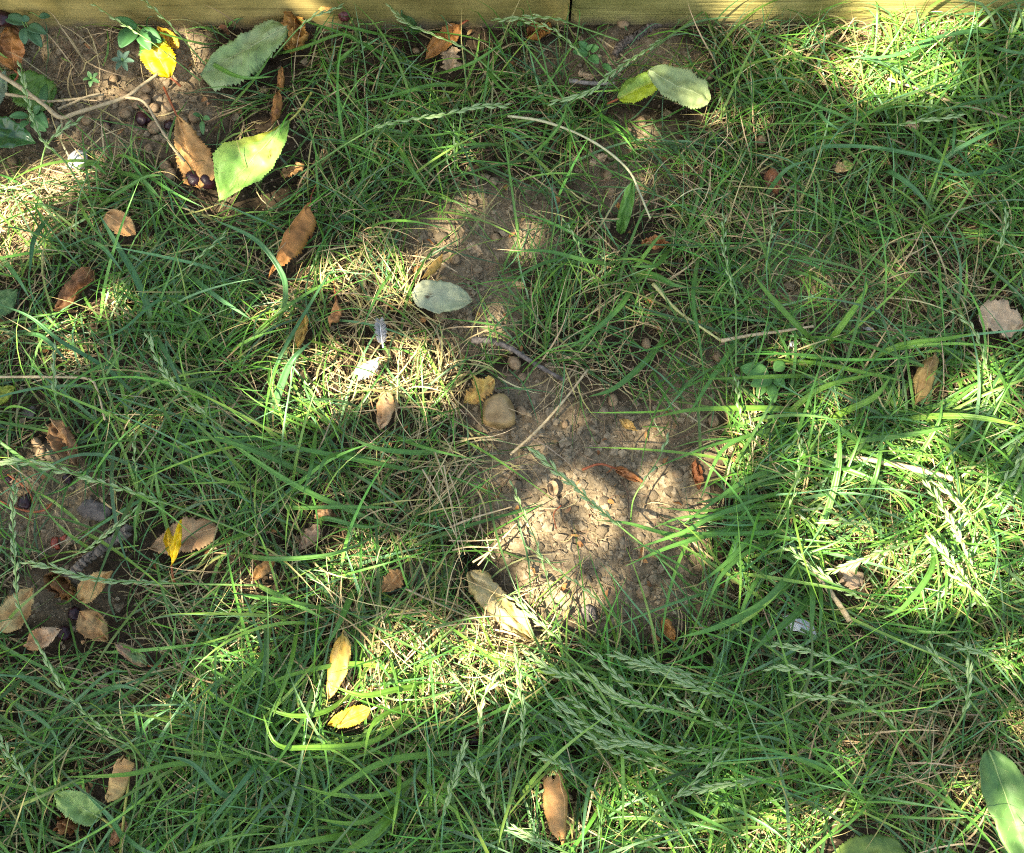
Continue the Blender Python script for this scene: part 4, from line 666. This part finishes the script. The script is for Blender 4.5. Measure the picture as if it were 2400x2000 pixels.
BL = {
 ("long blade arching left over the bare soil from the lush tuft".replace(" left", ""), "blades of the lush tuft reaching over the soil", GR1): [
  ([(1850, 1005), (1760, 1020), (1690, 1060), (1640, 1175)], 8), ([(1780, 1215), (1650, 1252), (1566, 1251), (1470, 1226), (1398, 1220)], 9), ([(1810, 1220), (1680, 1250), (1570, 1282), (1466, 1327)], 9), ([(1850, 1180), (1700, 1200), (1600, 1248), (1484, 1288)], 9),
  ([(1900, 1205), (1770, 1214), (1614, 1211), (1528, 1238)], 8), ([(1830, 1170), (1771, 1243), (1714, 1308), (1630, 1376)], 11), ([(1940, 1290), (1800, 1406), (1686, 1468), (1586, 1496)], 14), ([(1880, 1120), (1760, 1140), (1690, 1165), (1630, 1180)], 9), ([(1900, 1150), (1760, 1165), (1680, 1160), (1640, 1150)], 8), ([(1870, 1090), (1760, 1120), (1660, 1185), (1600, 1230)], 8),
  ([(1900, 1240), (1800, 1248), (1640, 1250), (1540, 1225)], 9), ([(1850, 1260), (1760, 1290), (1690, 1350), (1650, 1440)], 9), ([(1840, 1280), (1780, 1350), (1740, 1430), (1735, 1500)], 9), ([(1850, 1010), (1700, 1035), (1600, 1070), (1530, 1100)], 6)],
 ("broad glossy blade in the lush tuft beside the bare soil", "broad blades of the lush tuft", GR1): [
  ([(1925, 1340), (1885, 1418), (1800, 1495), (1760, 1530)], 15), ([(1900, 1290), (1850, 1350), (1790, 1410), (1730, 1440)], 13), ([(1900, 1296), (1943, 1186), (1966, 1086), (1966, 990)], 13), ([(1968, 1246), (2028, 1171), (2057, 1100), (2072, 990)], 9), ([(1880, 1060), (1908, 1074), (2043, 1123), (2114, 1160), (2175, 1196)], 10),
  ([(2060, 1068), (2017, 1037), (1963, 1000), (1920, 960)], 14), ([(1960, 1045), (2006, 1034), (2143, 1017), (2240, 996)], 10), ([(2110, 1155), (2160, 1060), (2200, 990), (2210, 930)], 9), ([(1900, 1330), (1905, 1400), (1900, 1500)], 12), ([(1915, 1320), (1925, 1410), (1920, 1490)], 8), ([(2180, 1240), (2185, 1330), (2120, 1420), (2070, 1450)], 12)],
 ("bright wide blade over the thin turf by the clover", "bright blades by the clover", GR3): [
  ([(1925, 808), (1877, 771), (1800, 688), (1770, 650)], 14), ([(1937, 810), (1971, 766), (2026, 686), (2030, 660)], 12), ([(2030, 846), (2114, 808), (2214, 794), (2290, 780)], 11), ([(1790, 842), (1914, 851), (2057, 880), (2116, 893)], 11), ([(1900, 965), (1800, 957), (1629, 960), (1522, 981)], 10), ([(1920, 880), (1800, 883), (1655, 889)], 9), ([(1820, 1000), (1880, 940), (1950, 900), (2080, 870)], 11), ([(2100, 985), (2200, 975), (2300, 980), (2400, 1000)], 11), ([(1930, 990), (1990, 960), (2050, 930), (2090, 880)], 12)],
 ("blue-green blade sweeping over the dense upper lawn", "sweeping blades of the upper lawn", GR2): [
  ([(2420, 62), (2260, 70), (2170, 104), (2085, 132), (1990, 135)], 10), ([(2420, 40), (2330, 30), (2240, 34)], 9), ([(2420, 92), (2320, 72), (2220, 82), (2120, 110)], 9), ([(2240, 245), (2238, 300), (2232, 365)], 8), ([(2160, 230), (2220, 320), (2290, 410), (2340, 480)], 8), ([(1980, 340), (2080, 350), (2190, 375), (2290, 420)], 8), ([(2060, 410), (2080, 400), (2140, 440), (2190, 500)], 10),
  ([(1850, 390), (1900, 350), (1990, 342), (2100, 350)], 8), ([(2300, 100), (2370, 180), (2430, 200)], 9), ([(2250, 60), (2330, 110), (2420, 130)], 9), ([(1925, 210), (1925, 270), (1975, 310)], 8), ([(2180, 470), (2210, 380), (2280, 330), (2390, 280)], 8), ([(1780, 480), (1840, 400), (1900, 375)], 8), ([(2400, 380), (2320, 400), (2250, 410), (2180, 400)], 9), ([(2160, 300), (2240, 250), (2330, 230), (2420, 180)], 9)],
 ("wide green blade lying across the middle tuft", "wide blades of the middle tuft", GR1): [
  ([(1475, 642), (1530, 645), (1580, 668), (1610, 672)], 13), ([(1440, 620), (1380, 612), (1290, 590), (1210, 585)], 8), ([(1570, 575), (1540, 620), (1480, 625)], 11), ([(1490, 650), (1460, 710), (1400, 770), (1330, 820)], 10), ([(1560, 790), (1510, 850), (1440, 910), (1380, 930)], 12), ([(1380, 620), (1300, 610), (1230, 640), (1190, 680)], 7), ([(1640, 590), (1625, 690), (1640, 800), (1650, 880)], 8), ([(1740, 780), (1660, 900), (1610, 980)], 9), ([(1530, 870), (1560, 930), (1590, 980)], 8), ([(1480, 640), (1540, 560), (1560, 545)], 7)],
 ("long blade curving through bright lower grass", "curving blades of the lower lawn", GR3): [
  ([(1012, 1604), (930, 1616), (850, 1630), (775, 1606)], 11), ([(985, 1588), (840, 1556), (690, 1580), (590, 1622)], 9), ([(835, 1618), (760, 1668), (680, 1677), (600, 1650)], 9), ([(985, 1638), (880, 1735), (720, 1752), (645, 1742), (612, 1660)], 11), ([(1095, 1762), (920, 1780), (820, 1830), (738, 1892)], 12), ([(1005, 1800), (900, 1862), (780, 1862), (700, 1840)], 9), ([(985, 1810), (900, 1900), (830, 1930), (735, 1918)], 10),
  ([(934, 1878), (912, 1915), (868, 1962), (796, 2004)], 22), ([(856, 1948), (740, 1970), (600, 1992)], 12), ([(932, 1755), (936, 1830), (930, 1880), (918, 1960)], 8), ([(960, 1800), (1040, 1880), (1100, 1925)], 9), ([(1010, 1780), (1060, 1880), (1090, 1960)], 9), ([(990, 1640), (880, 1690), (850, 1790)], 8), ([(700, 1450), (680, 1560), (640, 1680)], 9), ([(640, 1460), (600, 1560), (500, 1660)], 9), ([(560, 1800), (420, 1790), (300, 1815), (150, 1822)], 9)],
 ("dark green blade in the shaded lower turf", "blades of the shaded lower turf", GR2): [
  ([(600, 1880), (520, 1860), (450, 1790), (375, 1770)], 10), ([(300, 1990), (260, 1920), (200, 1860)], 10), ([(310, 1780), (340, 1700), (400, 1660)], 9), ([(180, 1645), (270, 1610), (330, 1618)], 10), ([(20, 1640), (110, 1700), (145, 1760)], 10), ([(470, 1880), (455, 1960), (430, 2000)], 10), ([(330, 1760), (320, 1690), (312, 1650)], 11), ([(80, 1720), (170, 1650), (250, 1580), (300, 1575)], 9), ([(620, 1760), (580, 1820), (470, 1960)], 10), ([(560, 1560), (480, 1640), (430, 1750)], 9), ([(260, 1930), (330, 1990), (400, 2010)], 9), ([(10, 1560), (110, 1620), (180, 1650)], 9)],
 ("dark blade in the shaded turf around the flat tan leaf", "blades of the shaded upper turf", GR2): [
  ([(347, 777), (349, 729), (314, 643), (286, 594), (231, 500)], 12), ([(343, 957), (257, 869), (143, 800), (71, 743), (-5, 712)], 8), ([(650, 764), (668, 700), (660, 640), (600, 563), (500, 514)], 10), ([(631, 990), (660, 900), (686, 843), (730, 800)], 14), ([(643, 1000), (643, 871), (743, 686), (790, 620)], 7), ([(0, 600), (40, 650), (70, 700)], 9), ([(270, 620), (300, 600), (335, 615)], 9), ([(440, 640), (500, 690), (590, 750)], 9), ([(350, 760), (400, 850), (430, 920)], 9), ([(190, 560), (240, 580), (290, 640)], 9), ([(120, 500), (80, 560), (70, 640)], 9), ([(480, 700), (380, 700), (290, 770), (220, 800)], 8), ([(40, 780), (100, 790), (160, 850)], 9)],
 ("long straight blade over the green tuft above the dry hollow", "straight blades of the green tuft", GR1): [
  ([(1022, 1112), (850, 1080), (700, 1050), (590, 1020)], 10), ([(905, 1232), (720, 1152), (600, 1080), (480, 990)], 10), ([(760, 1130), (650, 1080), (530, 1035), (400, 1015)], 9), ([(880, 1075), (800, 1065), (760, 1080), (742, 1130)], 10), ([(750, 1240), (760, 1215), (850, 1235), (900, 1230)], 9), ([(560, 1300), (640, 1310), (770, 1300), (880, 1260)], 9), ([(600, 1370), (700, 1420), (760, 1450)], 10), ([(830, 1380), (800, 1450), (770, 1510)], 13), ([(620, 1180), (700, 1190), (800, 1188), (920, 1190)], 9), ([(1040, 1060), (960, 1060), (880, 1050), (810, 1020)], 9), ([(740, 1010), (730, 1090), (710, 1160)], 8), ([(400, 1270), (370, 1150), (360, 1070)], 9)],
 ("green blade over the upper lawn below the smooth timber", "blades below the smooth timber", GR1): [
  ([(771, 162), (800, 135), (843, 103)], 10), ([(600, 136), (700, 114), (800, 80), (846, 102)], 9), ([(989, 162), (886, 120), (806, 80), (700, 45)], 9), ([(985, 100), (880, 78), (760, 50)], 8), ([(1090, 200), (1010, 200), (900, 230), (860, 235)], 8), ([(850, 250), (848, 290), (846, 320)], 9), ([(930, 330), (960, 390), (1010, 460)], 9), ([(1130, 130), (1160, 190), (1210, 240)], 9), ([(1230, 380), (1300, 310), (1330, 250)], 8), ([(540, 250), (600, 180), (640, 120)], 9), ([(480, 140), (560, 180), (640, 180)], 8), ([(1000, 180), (1100, 150), (1180, 100)], 8), ([(220, 490), (330, 420), (380, 410)], 10), ([(180, 390), (220, 385), (250, 410)], 10), ([(270, 400), (330, 420), (380, 470)], 9)]}
for (lb, gp, c), L in BL.items():
    for pts, wp in L: big_blade(pts, wp, route(("broad " if wp >= 12 else "slim " if wp <= 8 else "") + {GR1: "green", GR2: "dark green", GR3: "bright green"}[c] + " grass blade", pts[0], pts[-1], "arching beside"), gp, c, z=RNG.uniform(.042, .066))

# ------------------------------------------------------------------ small weeds
def weed(label, centre, leaflets, c, z=.02, name="weed_plant"):
    P = at(*centre, z); root = thing(name, label, "weed", at(*centre, .004))
    base = np.array(root.location)
    for (bx, by), (tx, ty), wp in leaflets:
        A = at(bx, by, z); B = at(tx, ty, z + RNG.uniform(-.003, .006)); L = np.linalg.norm(B - A); X = (B - A) / L; Y = np.cross([0, 0, 1], X); Y /= np.linalg.norm(Y); Z = np.cross(X, Y); W = wp * mpp(bx, by) / 2
        T, U = np.meshgrid(np.linspace(0, 1, 13), np.linspace(-1, 1, 7), indexing='ij'); h = W * np.sin(np.clip(T, .02, .98) ** .8 * math.pi) ** .6
        V = (A - base) + (T * L)[..., None] * X + (U * h)[..., None] * Y + (np.abs(U) * h * .25 + .08 * L * np.sin(T * 3.1))[..., None] * Z
        i = np.arange(12)[:, None] * 7 + np.arange(6)[None, :]; Q = np.stack([i, i + 7, i + 8, i + 1], -1).reshape(-1, 4)
        C = np.array(c) * RNG.uniform(.85, 1.2) * (1 + .25 * (np.abs(U) < .1))[..., None]
        o = obj("leaflet", mesh("leaflet", V.reshape(-1, 3), Q, None, C.reshape(-1, 3)), M_WEED, root); sm = o.modifiers.new("t", 'SOLIDIFY'); sm.thickness = .0003
        tube("stalk", smooth_path([np.array([0, 0, 0]), (A - base) * .6 + [0, 0, z * .3], A - base], 8), .0005, M_SEEDST, root, (0, 0, 0), 5)
    keep(P, (1, 0, 0), .012, .012, .8)
def ringl(cx, cy, n, r0, r1, w, a0=0): return [((cx + r0 * math.cos(a0 + k * 6.283 / n), cy + r0 * math.sin(a0 + k * 6.283 / n)), (cx + r1 * math.cos(a0 + k * 6.283 / n + .1), cy + r1 * math.sin(a0 + k * 6.283 / n + .1)), w) for k in range(n)]
weed("little grey-green weed rosette beside the yellow leaf", (288, 142), ringl(288, 142, 6, 2, 27, 13), (.10, .19, .12), .018)
weed("dark green weed over the dark cherry and curled leaf", (68, 60), [((60, 55), (12, 42), 30), ((66, 62), (108, 80), 26), ((60, 66), (58, 104), 24), ((70, 70), (98, 110), 26), ((64, 52), (55, 36), 18), ((92, 40), (118, 38), 16)], (.05, .14, .065), .04)
weed("ivy-like green weed leaves over the bright yellow leaf", (318, 78), [((318, 70), (282, 112), 42), ((322, 66), (270, 42), 22), ((330, 72), (378, 100), 34), ((330, 80), (352, 118), 30)], (.05, .16, .05), .034)
weed("weed sprout with rounded leaves at the dead stem fork", (68, 280), [((66, 272), (22, 274), 20), ((66, 284), (48, 302), 18), ((74, 286), (108, 308), 24), ((84, 262), (112, 300), 26), ((102, 248), (108, 198), 20), ((80, 266), (96, 250), 22)], (.055, .16, .05), .024)
weed("tiny green sprig among the roots below the timber", (215, 185), ringl(215, 185, 5, 2, 20, 10, .4), (.07, .17, .06), .016)
weed("small trailing clover with round leaflets near the folded leaf", (1375, 128), [((1376, 118), (1356, 98), 22), ((1384, 118), (1404, 112), 22), ((1378, 128), (1342, 122), 22), ((1382, 132), (1402, 150), 24), ((1372, 120), (1390, 104), 12), ((1412, 150), (1436, 172), 15), ((1245, 48), (1252, 34), 18), ((1225, 54), (1212, 60), 14)], (.075, .21, .06), .022)
weed("clover with notched leaves in the thin turf", (1810, 890), [((1800, 880), (1735, 862), 40), ((1808, 884), (1760, 905), 34), ((1815, 868), (1838, 850), 28), ((1815, 890), (1840, 905), 24), ((1804, 900), (1815, 944), 26), ((1795, 890), (1775, 930), 26)], (.08, .22, .05), .024)
weed("tufted sprig beside the tan-orange leaf", (470, 275), [((468, 272), (452, 268), 12), ((476, 276), (492, 280), 14), ((474, 284), (476, 316), 12)], (.08, .2, .06), .018)

# ------------------------------------------------------------------ soil clods (pieces of the ground) and crumbs
clod_meshes = []
for k in range(6):
    V, F = lump(I2, 40 + k * 3.1, .3, (1, .85, .6), 1.3); me = mesh("soil_clod", V, None, F); me.materials.append(M_CLOD); clod_meshes.append(me)
n = 0
while n < 150:
    px, py = RNG.uniform(1000, 1750), RNG.uniform(420, 1520)
    if float(ell(px, py, BARE[:8])) < RNG.uniform(.55, 1): continue
    P = at(px, py, 0); s = RNG.uniform(.002, .0045) * (1.6 if n < 30 else 1); o = bpy.data.objects.new("soil_clod", clod_meshes[n % 6]); COL.objects.link(o); o.parent = GROUND
    o.location = (P[0], P[1], float(gz(P[0], P[1])) + s * .2); o.scale = (s, s, s); o.rotation_euler = (RNG.uniform(-.4, .4), RNG.uniform(-.4, .4), RNG.uniform(0, 6.3)); n += 1
def crumbs(N_):
    N_ = int(N_); x = RNG.uniform(-.55, .55, N_ * 6); y = RNG.uniform(-.42, BOARD_Y - .004, N_ * 6); px, py = pix(x, y); b = ell(px, py, BARE)
    ok = RNG.random(N_ * 6) < .06 + .94 * b ** 2; x, y = x[ok][:N_], y[ok][:N_]; n = len(x)
    V0, F0 = I1; s = np.minimum(.0005 * RNG.random(n) ** -.55, .0042)
    V = V0[None] * (1 + .5 * RNG.standard_normal((n, len(V0), 1)).clip(-1, 1)) * s[:, None, None] * np.array([1, 1, .7]); a = RNG.uniform(0, 6.28, n)
    ca, sa = np.cos(a)[:, None], np.sin(a)[:, None]; X = V[..., 0] * ca - V[..., 1] * sa; Y = V[..., 0] * sa + V[..., 1] * ca
    V = np.stack([X + x[:, None], Y + y[:, None], V[..., 2] + (gz(x, y) + s * .25)[:, None]], -1).reshape(-1, 3)
    F = (F0[None] + (np.arange(n) * len(V0))[:, None, None]).reshape(-1, 3)
    tag(obj("soil_crumbs", mesh("soil_crumbs", V, None, F, None, False), M_CLOD), "loose soil crumbs scattered over the bare earth", "soil", None, "stuff")
crumbs(22000)


# ------------------------------------------------------------------ grass masses
XR, Y0 = .78, -.66
def clear_mask(pts):       # pts (N,K,3) -> keep flag
    n = len(pts); kill = np.zeros(n)
    for c, ax, hl, hw, s in CLEAR:
        dx = pts[..., 0] - c[0]; dy = pts[..., 1] - c[1]; u = dx * ax[0] + dy * ax[1]; v = -dx * ax[1] + dy * ax[0]
        kill = np.maximum(kill, ((((u / hl) ** 2 + (v / hw) ** 2) < 1).any(1)) * s)
    return RNG.random(n) > kill
def blades(name, label, root, az, L, W, e0, droop, side, C0, C1, seg, mat, fold=.35, zmin=.001, cat="grass", wob=.0, rollsd=.5):
    n = len(L); t = np.linspace(0, 1, seg + 1)[None, :]
    e = e0[:, None] - droop[:, None] * t; h = az[:, None] + side[:, None] * t + wob * RNG.standard_normal((n, seg + 1)).cumsum(1)
    st = (L / seg)[:, None]; dx = st * np.cos(e) * np.cos(h); dy = st * np.cos(e) * np.sin(h); dz = st * np.sin(e)
    cs = lambda a: np.concatenate([np.zeros((n, 1)), np.cumsum(a[:, :-1], 1)], 1)
    X = root[:, 0:1] + cs(dx); Y = root[:, 1:2] + cs(dy); g = gz(X, Y); Z = np.maximum(gz(root[:, 0], root[:, 1])[:, None] - .002 + cs(dz), g + zmin + .006 * RNG.random((n, 1)) * (t > .3))
    Y = np.minimum(Y, BOARD_Y - .0015 - .004 * RNG.random((n, 1)))
    P = np.stack([X, Y, Z], -1); ok = clear_mask(P[:, 1:]); P = P[ok]; h = h[ok]; W = W[ok]; C0 = C0[ok]; C1 = C1[ok]; n = len(P)
    ro = rollsd * RNG.standard_normal((n, 1)) + .5 * RNG.standard_normal((n, 1)) * t
    A = np.stack([-np.sin(h) * np.cos(ro), np.cos(h) * np.cos(ro), np.sin(ro)], -1)
    wd = (W[:, None] / 2 * np.minimum(1, .5 + t * 2.2) * np.clip(1 - t ** 3, .04, 1))[..., None]
    C = C0[:, None, :] * (1 - t[..., None]) ** 1.3 + C1[:, None, :] * (1 - (1 - t[..., None]) ** 1.3)
    if fold:
        V = np.stack([P + A * wd, P - np.array([0, 0, 1]) * wd * fold, P - A * wd], 2).reshape(-1, 3); k = 3; C = np.repeat(C.reshape(-1, 3), 3, 0)
    else: V = np.stack([P + A * wd, P - A * wd], 2).reshape(-1, 3); k = 2; C = np.repeat(C.reshape(-1, 3), 2, 0)
    b = (np.arange(n) * (seg + 1) * k)[:, None, None]; i = np.arange(seg)[None, :, None] * k; j = np.arange(k - 1)[None, None, :]
    a = b + i + j; Q = np.stack([a, a + 1, a + k + 1, a + k], -1).reshape(-1, 4)
    o = obj(name, mesh(name, V, Q, None, C), mat); return tag(o, label, cat, None, "stuff")
def scatter(n, dens, clump=0, sig=.012):
    """random roots; dens(px,py) in 0..1. Returns roots, clump azimuth bias"""
    out = []; azs = []
    while sum(map(len, out)) < n:
        m = n
        if clump:
            cx = RNG.uniform(-XR, XR, clump); cy = RNG.uniform(Y0, BOARD_Y, clump); ca = RNG.uniform(0, 6.283, clump); k = RNG.integers(0, clump, m)
            dx = RNG.standard_normal(m) * sig; dy = RNG.standard_normal(m) * sig; x = cx[k] + dx; y = cy[k] + dy
            a = np.where(RNG.random(m) < .55, np.arctan2(dy, dx), ca[k]) + .5 * RNG.standard_normal(m)
        else: x = RNG.uniform(-XR, XR, m); y = RNG.uniform(Y0, BOARD_Y, m); a = RNG.uniform(0, 6.283, m)
        px, py = pix(x, y); ok = (RNG.random(m) < dens(px, py)) & (y < BOARD_Y - .003); out.append(np.stack([x, y], 1)[ok]); azs.append(a[ok])
    return np.concatenate(out)[:n], np.concatenate(azs)[:n]
def palette(n, cols, p, var=.2):
    k = RNG.choice(len(cols), n, p=p); c = np.array(cols)[k]; return c * np.exp(var * RNG.standard_normal((n, 1))) * np.exp(.06 * RNG.standard_normal((n, 3)))
GC = [(.045, .16, .022), (.075, .23, .03), (.035, .13, .035), (.14, .28, .04), (.085, .21, .085)]
DC = [(.34, .25, .12), (.45, .35, .18), (.20, .13, .065), (.36, .29, .14), (.11, .065, .035)]
U = lambda a, b, n: RNG.uniform(a, b, n)
# dead thatch and roots lying on the soil
n = 16000; r, a = scatter(n, lambda px, py: np.clip(.50 + .5 * ell(px, py, STRAW) - .75 * ell(px, py, BARE[:8]) - .2 * ell(px, py, BARE), .03, 1))
blades("dead_grass_thatch", "matted dead straw lying between the green blades", r, a, U(.018, .06, n), U(.0006, .0015, n), U(-.1, .45, n), U(0, .9, n), 1.3 * RNG.standard_normal(n), palette(n, DC, [.25, .12, .25, .13, .25]), palette(n, DC, [.25, .17, .25, .13, .2]), 6, M_DRY, 0, .0015, wob=.10)
n = 4500; r, a = scatter(n, lambda px, py: np.clip(.25 + .5 * ell(px, py, BARE[8:15]) + .3 * ell(px, py, BARE), .1, 1))
blades("fine_roots", "fine curly brown roots over the bare soil", r, a, U(.012, .05, n), U(.0003, .0007, n), U(-.1, .4, n), U(0, .9, n), 2.2 * RNG.standard_normal(n), palette(n, [(.22, .14, .075), (.32, .23, .13), (.12, .07, .04)], [.4, .35, .25]), palette(n, [(.22, .14, .075), (.34, .25, .14)], [.5, .5]), 7, M_DRY, 0, .001, wob=.22)
# upright straw in the dry tufts
n = 7500; r, a = scatter(n, lambda px, py: np.clip(ell(px, py, STRAW) * 1.1 - .05 - .5 * ell(px, py, BARE[:5]), .12 * (1 - ell(px, py, BARE)), 1), 330, .014)
blades("dry_grass", "bleached dry grass standing in loose tufts", r, a, U(.03, .085, n), U(.0008, .0017, n), U(.4, 1.25, n), U(.6, 1.9, n), .7 * RNG.standard_normal(n), palette(n, DC, [.3, .35, .1, .2, .05]), palette(n, [(.5, .39, .21), (.4, .3, .14), (.32, .32, .1)], [.45, .35, .2]), 7, M_DRY, .2, .003, wob=.05)
# fine green turf
def dg(px, py): return np.clip(1 - 1.02 * ell(px, py, BARE) - .3 * ell(px, py, STRAW), .045, 1) * (1 - .9 * ell(px, py, BARE[:1])) * (1 - .7 * ell(px, py, BARE[:8]))
n = 33000; r, a = scatter(n, dg, 1500, .017)
c1 = palette(n, GC, [.26, .30, .14, .13, .17], .32); dryt = (RNG.random(n) < .12)[:, None]; c0 = c1 * .8 + np.array([.05, .05, .02]); c1 = np.where(dryt, np.array([.38, .3, .12]), c1)
blades("fine_grass", "fine green lawn grass covering the ground", r, a, U(.028, .10, n), U(.0009, .0021, n), U(.3, 1.3, n), U(.4, 1.8, n), .6 * RNG.standard_normal(n), c0, c1, 6, M_GRASS, 0, .003, wob=.05, rollsd=.7)
# broad, longer blades
n = 5200; r, a = scatter(n, lambda px, py: np.clip(dg(px, py) * (.22 + .85 * ell(px, py, TALL)), .002, 1), 300, .018)
c1 = palette(n, GC, [.2, .33, .1, .2, .17], .28)
blades("broad_grass", "longer broad green grass blades rising through the turf", r, a, U(.05, .15, n), U(.0016, .0032, n), U(.4, 1.25, n), U(.6, 1.7, n), .55 * RNG.standard_normal(n), c1 * .7 + np.array([.07, .08, .03]), c1, 10, M_GRASS, .35, .006, rollsd=.35)

n = 900; r, a = scatter(n, lambda px, py: np.clip(.35 + .5 * ell(px, py, STRAW) + .2 * ell(px, py, BARE), .1, 1))
blades("leaf_litter", "small brown leaf flakes scattered through the lawn", r, a, U(.003, .011, n), U(.002, .006, n), U(-.3, .5, n), U(-1, 1.5, n), .8 * RNG.standard_normal(n), palette(n, [(.3, .15, .05), (.2, .085, .03), (.4, .26, .12)], [.4, .3, .3]), palette(n, [(.34, .17, .06), (.22, .1, .035)], [.6, .4]), 3, M_BROWN, .4, .004, cat="leaf litter", wob=.3, rollsd=.8)

# ------------------------------------------------------------------ unseen tree, added to throw the dappled shade
# how much sun comes through the crown: gaps laid out over the wanted sun patches, as (centre, radii, share of sun let through)
LIT = [(30, 520, 105, 100, 1), (110, 430, 110, 45, .7), (100, 15, 110, 30, .5), (440, 140, 50, 50, .8), (365, 150, 40, 50, .9), (465, 390, 50, 60, .8), (230, 370, 50, 40, .4), (270, 525, 35, 25, .5),
       (880, 650, 150, 60, .45), (820, 880, 200, 75, .9), (1010, 900, 100, 60, .7), (910, 520, 90, 35, .35), (1120, 760, 70, 60, .25), (600, 390, 90, 90, .3),
       (1390, 1160, 250, 230, .15), (1310, 1250, 120, 90, .55), (1270, 1420, 90, 70, .75), (1000, 1540, 270, 90, .95), (800, 1560, 60, 110, .9), (820, 1690, 70, 40, .8), (1190, 1480, 110, 60, .95), (780, 1360, 210, 60, .3), (900, 1280, 120, 45, .35),
       (470, 1610, 100, 50, .4), (420, 1720, 60, 40, .25), (1300, 1880, 60, 100, .9), (1490, 1870, 130, 70, .6), (2230, 1310, 170, 140, .95), (2170, 1200, 220, 170, .5), (2020, 1120, 220, 200, .25), (2330, 1450, 100, 100, .3), (1850, 1020, 200, 110, .2),
       (2130, 50, 150, 50, 1), (1780, 30, 60, 40, .9), (2110, 195, 110, 60, .7), (2230, 110, 100, 50, .6), (1970, 140, 120, 50, .4), (1870, 1940, 130, 70, .9), (1700, 1950, 140, 50, .5), (90, 1640, 100, 50, .35), (640, 1830, 150, 70, .2), (1000, 1790, 120, 60, .2),
       (290, 1850, 60, 60, .35), (170, 1890, 60, 45, .35), (2340, 1880, 70, 70, .4), (620, 1480, 150, 70, .2), (330, 330, 60, 40, .2), (2250, 900, 150, 70, .15), (1700, 1330, 150, 120, .2)]
def build_tree():
    n = 26000; g = np.stack([RNG.uniform(-1.1, 1.1, n), RNG.uniform(-1.0, .95, n)], 1)
    px, py = pix(g[:, 0], g[:, 1]); ok = RNG.random(n) > np.clip(1.02 + np.log(np.maximum(ell(px, py, LIT), .02)) / 3.9, 0, 1.1); g = g[ok]; n = len(g)
    hgt = RNG.uniform(1.75, 2.5, n); c = np.stack([g[:, 0] + S[0] / S[2] * hgt, g[:, 1] + S[1] / S[2] * hgt, hgt], 1)
    L = RNG.uniform(.034, .058, n); a = RNG.uniform(0, 6.28, n); tl = RNG.uniform(-.9, .9, n)
    X = np.stack([np.cos(a) * np.cos(tl), np.sin(a) * np.cos(tl), np.sin(tl)], 1); Y = np.cross(np.tile([0, 0, 1.], (n, 1)), X); Y /= np.linalg.norm(Y, axis=1)[:, None]; Z = np.cross(X, Y)
    prof = [(-.5, 0, 0), (-.15, .26, .06), (.2, .24, .06), (.5, 0, -.05), (.2, -.24, .06), (-.15, -.26, .06), (0, 0, 0)]
    V = np.stack([c + L[:, None] * (X * p[0] + Y * p[1] + Z * p[2]) for p in prof], 1).reshape(-1, 3)
    b = (np.arange(n) * 7)[:, None, None]; T = (np.array([[6, 0, 1], [6, 1, 2], [6, 2, 3], [6, 3, 4], [6, 4, 5], [6, 5, 0]])[None] + b).reshape(-1, 3)
    C = np.repeat(np.array([.05, .13, .03]) * np.exp(.2 * RNG.standard_normal((n, 1))), 7, 0)
    base = np.array([-2.3, -1.9, 0]); root = thing("unseen_shade_tree", "unseen leafy cherry tree added to shade the lawn, crown gapped for sun patches", "tree", base)
    obj("crown", mesh("crown", V - base, None, T, C), attr_mat("tree_leaf", .45, .4, .2, .15, 60, (1.2, 1.3, .6)), root)
    V, Q, T, o_ = [], [], [], 0
    for pts, r0, r1 in [([(0, 0, -.05), (.05, .03, .8), (.2, .15, 1.7), (.45, .4, 2.6)], .09, .05), ([(.2, .15, 1.7), (.7, .5, 2.2), (1.3, 1.0, 2.55)], .04, .012), ([(.3, .25, 2.0), (.4, .9, 2.4), (.6, 1.5, 2.6)], .035, .01), ([(.45, .4, 2.6), (1.1, .5, 2.75), (1.9, .7, 2.8)], .035, .01)]:
        p = smooth_path(pts, 24); v, q, t = tube_vf(p, np.linspace(r0, r1, 24) * (1 + .06 * RNG.standard_normal(24)), 10, o_); V.append(v); Q.append(q); T.append(t); o_ += len(v)
    V = np.vstack(V); obj("trunk", mesh("trunk", V, np.vstack(Q), np.vstack(T), np.tile([.09, .07, .055], (len(V), 1))), M_BARK, root)
build_tree()
